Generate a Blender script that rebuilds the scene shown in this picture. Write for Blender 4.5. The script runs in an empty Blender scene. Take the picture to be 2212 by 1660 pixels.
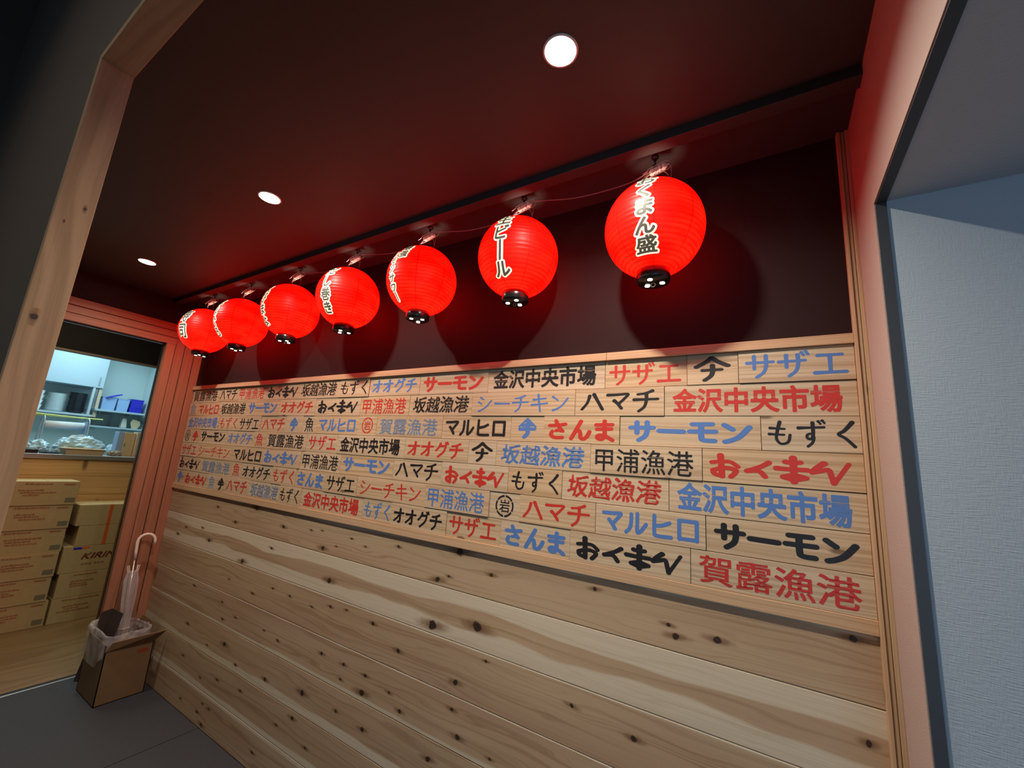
import bpy, bmesh, math, random
import numpy as np
from mathutils import Vector, Matrix, noise as mnoise

random.seed(7)
scn = bpy.context.scene
COL = scn.collection

# ------------------------------------------------------------------ camera
CAMR = [[0.851629, 0.519234, 0.071587], [-0.03976, 0.200182, -0.978952], [-0.522635, 0.830857, 0.191125]]
cam_d = bpy.data.cameras.new('camera')
cam_d.sensor_width = 36.0
cam_d.sensor_fit = 'HORIZONTAL'
cam_d.lens = 899.948 / 2212.0 * 36.0
cam_d.clip_start = 0.02
cam = bpy.data.objects.new('camera', cam_d)
COL.objects.link(cam)
cam.matrix_world = Matrix.Translation((0.0, -1.293, 1.434)) @ Matrix((
    (CAMR[0][0], -CAMR[1][0], -CAMR[2][0]),
    (CAMR[0][1], -CAMR[1][1], -CAMR[2][1]),
    (CAMR[0][2], -CAMR[1][2], -CAMR[2][2]))).to_4x4()
scn.camera = cam

# ------------------------------------------------------------------ exposure, world, large lights
scn.view_settings.view_transform = 'Standard'
scn.view_settings.look = 'None'
scn.view_settings.exposure = 0.0
scn.view_settings.gamma = 1.0
scn.view_settings.use_curve_mapping = False
scn.cycles.use_denoising = True
scn.cycles.max_bounces = 8
scn.cycles.transparent_max_bounces = 16
scn.cycles.sample_clamp_indirect = 6.0
scn.cycles.caustics_reflective = False
scn.cycles.caustics_refractive = False

W = bpy.data.worlds.new('daylight')
scn.world = W
W.use_nodes = True
W.node_tree.nodes['Background'].inputs[0].default_value = (0.60, 0.74, 1.0, 1)
W.node_tree.nodes['Background'].inputs[1].default_value = 0.18


def area_light(name, loc, target, sx, sy, power, color, spread=180):
    d = bpy.data.lights.new(name, 'AREA')
    d.shape = 'RECTANGLE'
    d.size, d.size_y = sx, sy
    d.energy = power
    d.color = color
    d.spread = math.radians(spread)
    o = bpy.data.objects.new(name, d)
    COL.objects.link(o)
    o.location = loc
    o.rotation_euler = (Vector(target) - Vector(loc)).to_track_quat('-Z', 'Y').to_euler()
    return o


# daylight through the glazed entrance behind the photographer
area_light('entrance_daylight', (1.35, -3.3, 1.05), (1.1, 0.0, 1.0), 1.5, 1.9, 15, (0.40, 0.69, 1.0))
# warm dining hall lamp and cool kitchen lamps beyond the doorway
area_light('hall_lamp_light', (-4.25, -0.55, 2.5), (-4.35, -0.5, 0), 0.5, 0.9, 13, (1.0, 0.85, 0.55))
area_light('kitchen_lamp_light', (-5.75, 0.0, 2.54), (-5.8, 0.0, 0), 0.7, 1.4, 29, (0.56, 0.88, 1.0))
# warm ceiling lamp of the entrance lobby, behind the photographer
area_light('lobby_lamp_light', (-1.5, -2.5, 2.8), (-1.3, -2.0, 0), 0.5, 0.5, 8, (1.0, 0.80, 0.56))


# ------------------------------------------------------------------ helpers
def tag(o, label=None, cat=None, group=None, kind=None):
    if label: o['label'] = label
    if cat: o['category'] = cat
    if group: o['group'] = group
    if kind: o['kind'] = kind
    return o


def empty(name, loc, label=None, cat=None, group=None, rz=0.0):
    o = bpy.data.objects.new(name, None)
    o.empty_display_size = 0.05
    COL.objects.link(o)
    o.location = loc
    o.rotation_euler = (0, 0, rz)
    return tag(o, label, cat, group)


def obj(name, bm, mat=None, parent=None, smooth=False, loc=None):
    if isinstance(bm, bmesh.types.BMesh):
        me = bpy.data.meshes.new(name)
        bm.to_mesh(me)
        bm.free()
    else:
        me = bm
    if smooth:
        for p in me.polygons: p.use_smooth = True
    if mat is not None:
        me.materials.clear()
        me.materials.append(mat)
    o = bpy.data.objects.new(name, me)
    COL.objects.link(o)
    if parent is not None: o.parent = parent
    if loc is not None: o.location = loc
    return o


def struct(name, bm, mat, label, cat, smooth=False):
    return tag(obj(name, bm, mat, None, smooth), label, cat, None, 'structure')


def box(bm, x0, x1, y0, y1, z0, z1, bev=0.0):
    r = bmesh.ops.create_cube(bm, size=1.0)
    vs = r['verts']
    for v in vs:
        v.co = Vector((x0 + (v.co.x + .5) * (x1 - x0), y0 + (v.co.y + .5) * (y1 - y0), z0 + (v.co.z + .5) * (z1 - z0)))
    if bev > 0:
        es = list({e for v in vs for e in v.link_edges})
        bmesh.ops.bevel(bm, geom=es, offset=bev, segments=2, profile=0.6, affect='EDGES')
    return bm


def bx(*a, **k):
    return box(bmesh.new(), *a, **k)


def tube(bm, pts, r, n=8, caps=True, taper=None):
    pts = [Vector(p) for p in pts]
    rings = []
    up = Vector((0, 0, 1))
    prev = None
    for i, p in enumerate(pts):
        t = (pts[min(i + 1, len(pts) - 1)] - pts[max(i - 1, 0)]).normalized()
        a = prev if prev is not None else (up if abs(t.dot(up)) < .9 else Vector((1, 0, 0)))
        a = (a - t * a.dot(t)).normalized()
        prev = a
        b = t.cross(a)
        rr = r if taper is None else taper[i]
        rings.append([bm.verts.new(p + (a * math.cos(k * 2 * math.pi / n) + b * math.sin(k * 2 * math.pi / n)) * rr) for k in range(n)])
    for i in range(len(rings) - 1):
        for k in range(n):
            bm.faces.new((rings[i][k], rings[i][(k + 1) % n], rings[i + 1][(k + 1) % n], rings[i + 1][k]))
    if caps:
        bm.faces.new(rings[0][::-1])
        bm.faces.new(rings[-1])
    return bm


def lathe(bm, prof, n=32, cx=0, cy=0, cz=0, close=False):
    """profile of (radius, z); radius 0 closes at the axis"""
    rings = []
    for r, z in prof:
        if r <= 1e-6:
            rings.append([bm.verts.new((cx, cy, cz + z))])
        else:
            rings.append([bm.verts.new((cx + r * math.cos(2 * math.pi * k / n), cy + r * math.sin(2 * math.pi * k / n), cz + z)) for k in range(n)])
    for a, b in zip(rings[:-1], rings[1:]):
        for k in range(n):
            k2 = (k + 1) % n
            if len(a) == 1 and len(b) == 1: continue
            if len(a) == 1: bm.faces.new((a[0], b[k2], b[k]))
            elif len(b) == 1: bm.faces.new((a[k], a[k2], b[0]))
            else: bm.faces.new((a[k], a[k2], b[k2], b[k]))
    bmesh.ops.recalc_face_normals(bm, faces=bm.faces[:])
    return bm


def quad(bm, *pts):
    return bm.faces.new([bm.verts.new(p) for p in pts])


def catmull(pts, n=6):
    pts = [Vector(p) for p in pts]
    if len(pts) < 3: 
        return [pts[0].lerp(pts[-1], i / n) for i in range(n + 1)]
    out = []
    for i in range(len(pts) - 1):
        p0 = pts[max(i - 1, 0)]; p1 = pts[i]; p2 = pts[i + 1]; p3 = pts[min(i + 2, len(pts) - 1)]
        for k in range(n):
            t = k / n
            out.append(0.5 * ((2 * p1) + (p2 - p0) * t + (2 * p0 - 5 * p1 + 4 * p2 - p3) * t * t + (3 * p1 - p0 - 3 * p2 + p3) * t ** 3))
    out.append(pts[-1])
    return out


# ------------------------------------------------------------------ materials
class NT:
    def __init__(s, name):
        s.m = bpy.data.materials.new(name)
        s.m.use_nodes = True
        s.t = s.m.node_tree
        s.b = s.t.nodes['Principled BSDF']

    def n(s, typ, **kw):
        nd = s.t.nodes.new(typ)
        for k, v in kw.items():
            if k.startswith('i_'):
                key = k[2:]
                key = int(key) if key.isdigit() else key.replace('_', ' ')
                s.put(nd, key, v)
            else:
                setattr(nd, k, v)
        return nd

    def put(s, nd, key, v):
        if isinstance(v, bpy.types.NodeSocket): s.t.links.new(v, nd.inputs[key])
        elif isinstance(v, bpy.types.Node): s.t.links.new(v.outputs[0], nd.inputs[key])
        else:
            if isinstance(v, tuple) and len(v) == 3 and nd.inputs[key].type == 'RGBA': v = v + (1,)
            nd.inputs[key].default_value = v

    def math(s, op, a, b=0.0, c=None, clamp=False):
        nd = s.n('ShaderNodeMath', operation=op, use_clamp=clamp)
        s.put(nd, 0, a); s.put(nd, 1, b)
        if c is not None: s.put(nd, 2, c)
        return nd.outputs[0]

    def mix(s, f, a, b, blend='MIX'):
        nd = s.n('ShaderNodeMix', data_type='RGBA', blend_type=blend)
        s.put(nd, 0, f); s.put(nd, 6, a); s.put(nd, 7, b)
        return nd.outputs[2]

    def ramp(s, f, lo, hi):
        nd = s.n('ShaderNodeMapRange', interpolation_type='SMOOTHSTEP')
        s.put(nd, 0, f); s.put(nd, 1, lo); s.put(nd, 2, hi)
        return nd.outputs[0]

    def obj_coord(s):
        return s.n('ShaderNodeTexCoord').outputs['Object']

    def mapped(s, v, sc=(1, 1, 1), loc=(0, 0, 0)):
        nd = s.n('ShaderNodeMapping')
        s.put(nd, 0, v)
        if isinstance(loc, tuple): nd.inputs[1].default_value = loc
        else: s.put(nd, 1, loc)
        nd.inputs[3].default_value = sc
        return nd.outputs[0]

    def noise(s, v, scale=5, detail=2, rough=.5, dist=0.0):
        nd = s.n('ShaderNodeTexNoise')
        s.put(nd, 'Vector', v)
        nd.inputs['Scale'].default_value = scale
        nd.inputs['Detail'].default_value = detail
        nd.inputs['Roughness'].default_value = rough
        nd.inputs['Distortion'].default_value = dist
        return nd.outputs[0]

    def bsdf(s, **kw):
        for k, v in kw.items(): s.put(s.b, k.replace('_', ' '), v)
        return s.m

    def bump(s, h, strength=.2, dist=.002):
        nd = s.n('ShaderNodeBump')
        nd.inputs['Strength'].default_value = strength
        nd.inputs['Distance'].default_value = dist
        s.put(nd, 'Height', h)
        s.put(s.b, 'Normal', nd.outputs[0])


def plain(name, col, rough=.5, metal=0.0, var=.08, vscale=30, bump=0.0, spec=.5, alpha=None):
    t = NT(name)
    v = t.obj_coord()
    nz = t.noise(v, vscale, 3)
    c = t.mix(nz, tuple(x * (1 - var) for x in col), tuple(min(1, x * (1 + var)) for x in col))
    t.bsdf(Base_Color=c, Roughness=rough, Metallic=metal)
    t.b.inputs['Specular IOR Level'].default_value = spec
    if bump: t.bump(nz, bump, .002)
    if alpha is not None: t.b.inputs['Alpha'].default_value = alpha
    return t.m


def emit(name, col, strength):
    t = NT(name)
    t.bsdf(Base_Color=col, Roughness=.4, Emission_Color=col, Emission_Strength=strength)
    return t.m


def board_wood(name, light, dark, along='x', rnd=True, fine=430, rough=.5, tint=(1.0, .87, .70), knots=True):
    """straight sawn softwood, grain running along one local axis"""
    t = NT(name)
    v = t.obj_coord()
    sc = {'x': (.35, 1, 1), 'y': (1, .35, 1), 'z': (1, 1, .35)}[along]
    if rnd:
        oi = t.n('ShaderNodeObjectInfo').outputs['Random']
        off = t.n('ShaderNodeCombineXYZ', i_0=t.math('MULTIPLY', oi, 37.0), i_1=t.math('MULTIPLY', oi, 11.0), i_2=t.math('MULTIPLY', oi, 23.0)).outputs[0]
    else:
        off = (0, 0, 0)
    p = t.mapped(v, sc, off)
    warp = t.noise(p, 3.5, 2)
    # growth rings cut lengthwise: bands across the grain, bent by slow noise
    axis = {'x': 2, 'y': 0, 'z': 0}[along]
    sep = t.n('ShaderNodeSeparateXYZ', i_0=p)
    across = t.math('ADD', sep.outputs[axis], t.math('MULTIPLY', sep.outputs[1 if along != 'y' else 2], .6))
    al = sep.outputs[{'x': 0, 'y': 1, 'z': 2}[along]]
    cut = t.math('ADD', t.math('MULTIPLY', across, fine * .30), t.math('MULTIPLY', warp, 7.0))
    gv = t.n('ShaderNodeCombineXYZ', i_0=t.math('MULTIPLY', al, 1.6), i_1=cut, i_2=t.math('MULTIPLY', oi, 40.0) if rnd else 0.0).outputs[0]
    ring = t.ramp(t.noise(gv, 1.0, 3.0, .6), .40, .66)
    hs = {'x': (1.5, 90, 90), 'y': (90, 1.5, 90), 'z': (90, 90, 1.5)}[along]
    hair = t.noise(t.mapped(v, hs, off), 3.0, 3)
    f = t.math('ADD', t.math('MULTIPLY', ring, .50), t.math('MULTIPLY', hair, .48), clamp=True)
    c = t.mix(f, light, dark)
    if rnd:
        r2 = t.math('FRACT', t.math('MULTIPLY', oi, 17.31))
        c = t.mix(t.math('MULTIPLY', r2, .75), c, tint, 'MULTIPLY')
    if knots:
        ks = {'x': (3.0, 1, 9.0), 'y': (9, 3, 1), 'z': (9, 9, 3)}[along]
        vo = t.n('ShaderNodeTexVoronoi')
        t.put(vo, 'Vector', t.mapped(v, ks, off)); vo.inputs['Scale'].default_value = 1.3
        k = t.math('SUBTRACT', 1.0, t.ramp(vo.outputs['Distance'], .04, .10))
        c = t.mix(t.math('MULTIPLY', k, .75), c, (.09, .045, .02))
    t.bsdf(Base_Color=c, Roughness=rough)
    t.b.inputs['Specular IOR Level'].default_value = .3
    t.bump(f, .12, .001)
    return t.m


M = {}
M['ceiling'] = None
def make_black_paint(name, col, rough, bumps, spec=.5):
    t = NT(name)
    v = t.obj_coord()
    big = t.noise(v, 1.3, 3)
    small = t.noise(v, 160, 2)
    c = t.mix(big, tuple(x * .8 for x in col), tuple(x * 1.25 for x in col))
    t.bsdf(Base_Color=c, Roughness=rough)
    t.b.inputs['Specular IOR Level'].default_value = spec
    t.bump(small, bumps, .0008)
    return t.m
M['ceiling'] = make_black_paint('black_ceiling_paint', (.034, .043, .042), .62, .25)
M['blackwall'] = make_black_paint('black_wall_paint', (.021, .0095, .0095), .65, .3, .12)
M['brownwall'] = make_black_paint('dark_brown_wall_paint', (.075, .060, .044), .8, .4)

def wallpaper(name, col):
    t = NT(name)
    v = t.obj_coord()
    wv = t.noise(t.mapped(v, (14, 60, 160)), 3, 3)
    wv2 = t.noise(t.mapped(v, (160, 160, 30)), 3, 2)
    h = t.math('ADD', wv, t.math('MULTIPLY', wv2, .5))
    t.bsdf(Base_Color=t.mix(h, tuple(x * .95 for x in col), col), Roughness=.75)
    t.bump(h, .5, .0015)
    return t.m
M['cream'] = wallpaper('cream_embossed_wallpaper', (.43, .36, .32))
M['white'] = wallpaper('white_embossed_wallpaper', (.47, .51, .55))
M['whiteceil'] = wallpaper('white_ceiling_paper', (.60, .57, .57))
M['jamb'] = plain('charcoal_door_trim', (.050, .052, .058), .5, var=.05)
M['board'] = board_wood('sign_board_wood', (.65, .525, .365), (.38, .255, .145))
M['trimx'] = board_wood('trim_wood_horizontal', (.62, .42, .25), (.44, .26, .13), 'x', False, 600)
M['trimz'] = board_wood('trim_wood_vertical', (.60, .42, .26), (.42, .27, .14), 'z', False, 600)
M['postz'] = board_wood('rough_post_wood', (.47, .295, .165), (.27, .155, .075), 'z', False, 240, .7)
M['postx'] = board_wood('rough_beam_wood', (.47, .295, .165), (.27, .155, .075), 'x', False, 240, .7)
M['doorwood'] = board_wood('red_brown_door_wood', (.42, .20, .115), (.29, .12, .065), 'z', False, 450, .45, knots=False)
M['doorwoody'] = board_wood('red_brown_head_wood', (.42, .20, .115), (.29, .12, .065), 'y', False, 450, .45, knots=False)
M['counterwood'] = board_wood('counter_front_wood', (.66, .42, .19), (.47, .26, .10), 'y', False, 260)
M['hallfloor'] = board_wood('hall_floor_wood', (.27, .18, .085), (.14, .085, .038), 'y', False, 60, .4, knots=False)
M['paint_black'] = plain('black_sign_paint', (.012, .011, .011), .45, var=.3)
M['paint_red'] = plain('red_sign_paint', (.52, .034, .022), .45, var=.15)
M['paint_blue'] = plain('blue_sign_paint', (.085, .19, .46), .45, var=.15)
M['paint_pale'] = plain('faded_blue_sign_paint', (.17, .24, .36), .5, var=.2)
M['blackgloss'] = plain('black_lacquer', (.012, .011, .011), .25, var=.1)
M['darkmetal'] = plain('blackened_steel', (.03, .03, .03), .4, .6)
M['wire'] = plain('grey_wire', (.42, .40, .37), .35, .7)
M['clearplug'] = plain('grey_translucent_connector', (.58, .55, .50), .3)
M['cord'] = plain('grey_flex_cord', (.22, .20, .19), .5)
M['steel'] = plain('brushed_steel', (.62, .62, .60), .3, .8)
M['cardboard'] = plain('kraft_cardboard', (.50, .365, .17), .8, var=.10, vscale=40)
M['cardboard2'] = plain('brown_cardboard', (.19, .12, .055), .85, var=.12, vscale=30)
M['print'] = plain('faint_red_print', (.36, .16, .07), .8)
M['printgrey'] = plain('grey_print', (.20, .17, .10), .8)
M['printred'] = plain('dark_red_print', (.27, .05, .02), .8)
M['orange'] = plain('orange_tape', (.70, .13, .03), .4)
M['mat'] = None
t = NT('dark_grey_mat')
v = t.obj_coord()
nz = t.noise(v, 220, 3)
t.bsdf(Base_Color=t.mix(nz, (.016, .018, .023), (.042, .047, .058)), Roughness=.75)
t.bump(nz, .5, .002)
M['mat'] = t.m
M['concrete'] = plain('grey_screed', (.07, .07, .075), .7, var=.15, vscale=9)
M['ivory'] = plain('ivory_handle_plastic', (.80, .66, .54), .35)
M['whiteware'] = plain('white_glazed_ware', (.80, .84, .84), .25)
M['blackware'] = plain('black_glazed_ware', (.02, .022, .028), .25)
M['cupboard'] = plain('pale_laminate', (.40, .48, .53), .4, var=.03)
M['kitchenwall'] = plain('pale_kitchen_wall', (.70, .80, .78), .5, var=.04, vscale=3)
M['greyshelf'] = plain('grey_shelf_laminate', (.45, .50, .52), .4)
M['tanwood'] = plain('tan_shelf_upright', (.56, .42, .30), .6)
M['blue'] = plain('deep_blue_plastic', (.02, .02, .52), .35)
M['paleblue'] = plain('pale_blue_plastic', (.32, .46, .72), .3)
M['yellow'] = plain('yellow_green_plastic', (.66, .72, .16), .4)
M['paper'] = plain('white_paper', (.78, .84, .88), .7)
M['bagplastic'] = plain('crumpled_pale_plastic', (.44, .64, .76), .22, var=.2, vscale=12)
M['tan'] = plain('tan_card', (.62, .46, .28), .7)
M['brownbag'] = plain('brown_paper_bag', (.26, .20, .15), .8, bump=.4)
M['greybox'] = plain('grey_steel_panel', (.40, .46, .46), .4)


def film(name, col, op, rough):
    t = NT(name)
    tr = t.n('ShaderNodeBsdfTransparent')
    tr.inputs[0].default_value = (.97, .97, .97, 1)
    mx = t.n('ShaderNodeMixShader')
    nz = t.noise(t.obj_coord(), 18, 3)
    t.put(mx, 0, t.math('ADD', op, t.math('MULTIPLY', nz, op * .6)))
    t.put(mx, 1, tr.outputs[0]); t.put(mx, 2, t.b.outputs[0])
    t.bsdf(Base_Color=col, Roughness=rough)
    t.b.inputs['Specular IOR Level'].default_value = .9
    out = t.t.nodes['Material Output']
    t.put(out, 0, mx.outputs[0])
    return t.m
M['film'] = film('clear_polythene', (.75, .74, .73), .24, .10)
M['vinyl'] = film('clear_umbrella_vinyl', (.80, .74, .70), .24, .2)
# ------------------------------------------------------------------ the setting
CEIL = 2.392
XL, XR = -3.46, 0.213
DL = [(-0.382, -0.580), (-1.630, -0.577), (-2.895, -0.562)]

# floor of the entrance passage
struct('floor', bx(-3.605, 3.2, -4.2, 0.05, -0.06, -0.006), M['concrete'], 'grey screed floor of the entrance passage', 'floor')

# black ceiling with round openings for the recessed lamps
bm = bmesh.new()
outer = [bm.verts.new(p) for p in ((-3.62, -1.11, CEIL), (XR, -1.11, CEIL), (XR, 0.05, CEIL), (-3.62, 0.05, CEIL))]
es = [bm.edges.new((outer[i], outer[(i + 1) % 4])) for i in range(4)]
for cx, cy in DL:
    ring = [bm.verts.new((cx + .036 * math.cos(k * math.pi / 14), cy + .036 * math.sin(k * math.pi / 14), CEIL)) for k in range(28)]
    es += [bm.edges.new((ring[i], ring[(i + 1) % 28])) for i in range(28)]
bmesh.ops.triangle_fill(bm, use_beauty=True, use_dissolve=False, edges=es)
struct('ceiling', bm, M['ceiling'], 'satin black painted ceiling over the lanterns', 'ceiling')

struct('ceiling_entry', bx(-3.62, XR, -4.2, -1.153, 4.5, 4.56), M['brownwall'], 'dark ceiling of the entry in front of the opening', 'ceiling')

# narrow black batten under the ceiling, in front of the lantern hooks
struct('trim_1', bx(-3.46, XR, -0.232, -0.190, CEIL - .028, CEIL, .002), M['ceiling'], 'narrow black batten along the ceiling beside the lantern hooks', 'batten')

# long wall: black upper part and knotty boarded lower part
struct('wall_back', bx(-3.62, 0.25, 0.0, 0.06, 1.15, 2.45), M['blackwall'], 'black painted upper wall behind the row of lanterns', 'wall')

PL = [(0.0, .158, .02, .16), (.158, .323, .0, .20), (.323, .488, .0, .22), (.488, .648, .035, .10), (.648, .812, 0.0, 0.0), (.812, .977, .34, .36), (.977, 1.152, .22, 0.0)]
PL = [(0.0, .158, .12, .0), (.158, .323, .0, .16), (.323, .488, .0, .20), (.488, .648, .03, .09), (.648, .812, .04, 0.0), (.812, .977, .34, .34), (.977, 1.152, .20, 0.0)]
bm = bmesh.new()
uvl = bm.loops.layers.uv.new('plank')
cl = bm.loops.layers.float_color.new('sap')
for i, (z0, z1, st, sb) in enumerate(PL):
    prof = [(.005, z0), (0.0, z0 + .0022), (0.0, z1 - .0022), (.005, z1)]
    nseg = 24
    x0, x1 = -3.477, 0.19
    grid = [[bm.verts.new((x0 + (x1 - x0) * k / nseg, y, z)) for y, z in prof] for k in range(nseg + 1)]
    for k in range(nseg):
        for j in range(3):
            f = bm.faces.new((grid[k][j], grid[k + 1][j], grid[k + 1][j + 1], grid[k][j + 1]))
            for lp in f.loops:
                lp[uvl].uv = (lp.vert.co.x, (lp.vert.co.z - z0) / (z1 - z0))
                lp[cl] = (i * .137 + .05, st, sb, 1)
# backing so that the boarding is solid
box(bm, -3.477, 0.19, .005, .06, 0, 1.15)

t = NT('knotty_cedar_boarding')
uv = t.n('ShaderNodeUVMap', uv_map='plank').outputs[0]
at = t.n('ShaderNodeVertexColor', layer_name='sap').outputs[0]
sa = t.n('ShaderNodeSeparateColor', i_0=at)
su = t.n('ShaderNodeSeparateXYZ', i_0=uv)
U, V = su.outputs[0], su.outputs[1]
rn = t.math('MULTIPLY', sa.outputs[0], 31.0)
def uvn(a, b, scale=1.0, detail=2.0, dist=0.0):
    p = t.n('ShaderNodeCombineXYZ', i_0=t.math('MULTIPLY', U, a), i_1=t.math('MULTIPLY', V, b), i_2=rn).outputs[0]
    return t.noise(p, scale, detail, .5, dist)
edge = t.math('SUBTRACT', uvn(1.6, .0, 1.0, 2.0), .5)
edge2 = t.math('SUBTRACT', uvn(1.3, .0, 1.7, 2.0), .5)
tm = t.math('SUBTRACT', t.math('ADD', V, t.math('MULTIPLY', edge, t.math('MULTIPLY', sa.outputs[1], 1.6))), t.math('SUBTRACT', 1.0, sa.outputs[1]))
top = t.math('MULTIPLY', t.ramp(tm, -.012, .03), t.math('GREATER_THAN', sa.outputs[1], .01))
bmk = t.math('SUBTRACT', t.math('ADD', sa.outputs[2], t.math('MULTIPLY', edge2, t.math('MULTIPLY', sa.outputs[2], 1.4))), V)
bot = t.math('MULTIPLY', t.ramp(bmk, -.03, .03), t.math('GREATER_THAN', sa.outputs[2], .01))
sap = t.math('MAXIMUM', top, bot)
warp = uvn(1.1, 1.6, 1.6, 2.0)
cut = t.math('ADD', t.math('MULTIPLY', V, 16.0), t.math('MULTIPLY', warp, 9.0))
gv = t.n('ShaderNodeCombineXYZ', i_0=t.math('MULTIPLY', U, .7), i_1=cut, i_2=rn).outputs[0]
ring = t.ramp(t.noise(gv, 1.0, 3.0, .6), .46, .70)
hair = uvn(2.2, 40.0, 2.0, 3.0)
tone = uvn(.8, 1.2, 1.2, 2.0)
heart = t.mix(t.ramp(tone, .3, .7), (.56, .41, .255), (.48, .32, .195))
heart = t.mix(t.math('MULTIPLY', ring, .62), heart, (.29, .165, .085))
pale = t.mix(t.math('MULTIPLY', ring, .45), (.74, .64, .47), (.54, .43, .28))
c = t.mix(sap, heart, pale)
c = t.mix(t.math('MULTIPLY', hair, .42), c, (.26, .15, .075))
t.bsdf(Base_Color=c, Roughness=.55)
t.b.inputs['Specular IOR Level'].default_value = .3
t.bump(hair, .12, .001)
wl = struct('wall_back_lower', bm, t.m, 'knotty cedar boarding under the painted signs', 'wall')

KN = [(-2.804,1.068,0.006),(-2.386,1.107,0.0098),(-2.576,1.011,0.0071),(-2.109,1.048,0.0068),(-3.148,0.909,0.0049),(-2.934,0.932,0.0052),(-3.241,0.855,0.0064),(-2.83,0.877,0.0086),(-2.181,0.934,0.0056),(-1.774,0.998,0.0082),(-1.88,1.063,0.0038),(-1.797,1.072,0.0034),(-1.585,1.068,0.0034),(-1.682,1.02,0.003),(-1.49,1.049,0.0034),(-1.296,1.079,0.0045),(-0.985,1.111,0.0112),(-2.432,0.828,0.0101),(-1.695,0.874,0.0098),(-0.841,1.057,0.0053),(-1.078,0.997,0.0083),(-1.025,1.018,0.0041),(-1.08,0.841,0.0135),(-0.882,0.882,0.0135),(-2.895,0.614,0.0056),(-2.531,0.72,0.0038),(-2.281,0.7,0.0056),(-2.112,0.757,0.0041),(-1.965,0.752,0.0045),(-2.556,0.599,0.0038),(-2.52,0.522,0.0049),(-2.398,0.558,0.0045),(-2.126,0.564,0.0037),(-2.002,0.551,0.0049),(-1.79,0.745,0.0045),(-1.661,0.774,0.0049),(-1.556,0.784,0.0041),(-1.388,0.772,0.0056),(-1.236,0.713,0.0064),(-0.836,0.789,0.0038),(-2.884,0.413,0.0064),(-2.628,0.369,0.0041),(-2.456,0.417,0.009),(-2.32,0.359,0.0049),(-2.053,0.373,0.0071),(-1.768,0.406,0.0097),(-1.676,0.585,0.0056),(-1.529,0.583,0.0056),(-1.395,0.582,0.0056),(-1.536,0.527,0.0045),(-1.404,0.519,0.0098),(-1.259,0.564,0.0045),(-1.196,0.523,0.0056),(-0.954,0.69,0.0071),(-0.959,0.606,0.0049),(-0.926,0.534,0.0068),(-2.634,0.21,0.0045),(-2.464,0.249,0.0053),(-2.562,0.109,0.0041),(-2.6,0.058,0.0053),(-2.494,0.107,0.0052),(-2.536,0.021,0.0075),(-2.24,0.268,0.0056),(-1.915,0.233,0.0045),(-1.809,0.294,0.0068),(-1.538,0.411,0.0052),(-1.376,0.402,0.0064),(-1.042,0.429,0.0071),(-0.795,0.521,0.0038),(-1.696,0.224,0.0056),(-2.059,0.074,0.0056),(-2.799,0.059,0.0045),(-2.864,0.255,0.0049),(-0.467,1.088,0.0049),(-0.237,1.016,0.0068),(-0.136,1.033,0.0068),(0.156,1.106,0.0071),(0.179,0.905,0.0068),(-0.526,0.757,0.0053),(-0.344,0.737,0.0064),(-0.257,1.04,0.0045)]
bm = bmesh.new()
uvl = bm.loops.layers.uv.new('knot')
for kx, kz, r in KN:
    if kz > 1.118 and not (-1.2 < kx < .3): continue
    a, b = 6.5, 2.1
    r *= 1.3
    # one knot is a small flat eye in the board face
    sl = random.uniform(-.5, .5)
    vs = [((-a, -b - sl)), ((a, -b + sl)), ((a, b + sl)), ((-a, b - sl))]
    f = bm.faces.new([bm.verts.new((min(max(kx + p[0] * r, -3.47), .186), -.0005, kz + p[1] * r)) for p in vs])
    for lp, p in zip(f.loops, ((-a, -b), (a, -b), (a, b), (-a, b))): lp[uvl].uv = p
t = NT('board_knots')
uv = t.n('ShaderNodeUVMap', uv_map='knot').outputs[0]
nz = t.noise(t.obj_coord(), 55, 2)
su = t.n('ShaderNodeSeparateXYZ', i_0=uv)
nd = t.math('MULTIPLY', t.math('SUBTRACT', nz, .5), 1.1)
d1 = t.math('SQRT', t.math('ADD', t.math('POWER', t.math('ABSOLUTE', t.math('MULTIPLY', su.outputs[0], .82)), 2.0), t.math('POWER', t.math('ABSOLUTE', su.outputs[1]), 2.0)))
core = t.math('SUBTRACT', 1.0, t.ramp(t.math('ADD', d1, nd), .62, 1.15))
d2 = t.math('SQRT', t.math('ADD', t.math('POWER', t.math('ABSOLUTE', t.math('MULTIPLY', su.outputs[0], .155)), 2.0), t.math('POWER', t.math('ABSOLUTE', t.math('MULTIPLY', su.outputs[1], .62)), 2.0)))
halo = t.math('MULTIPLY', t.math('SUBTRACT', 1.0, t.ramp(t.math('ADD', d2, t.math('MULTIPLY', nd, .35)), .05, .92)), .62)
alpha = t.math('MAXIMUM', t.math('MULTIPLY', core, .96), halo)
t.bsdf(Base_Color=t.mix(core, (.26, .135, .055), (.035, .018, .010)), Roughness=.6, Alpha=alpha)
obj('knots', bm, t.m, wl)
M['knot'] = t.m

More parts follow.
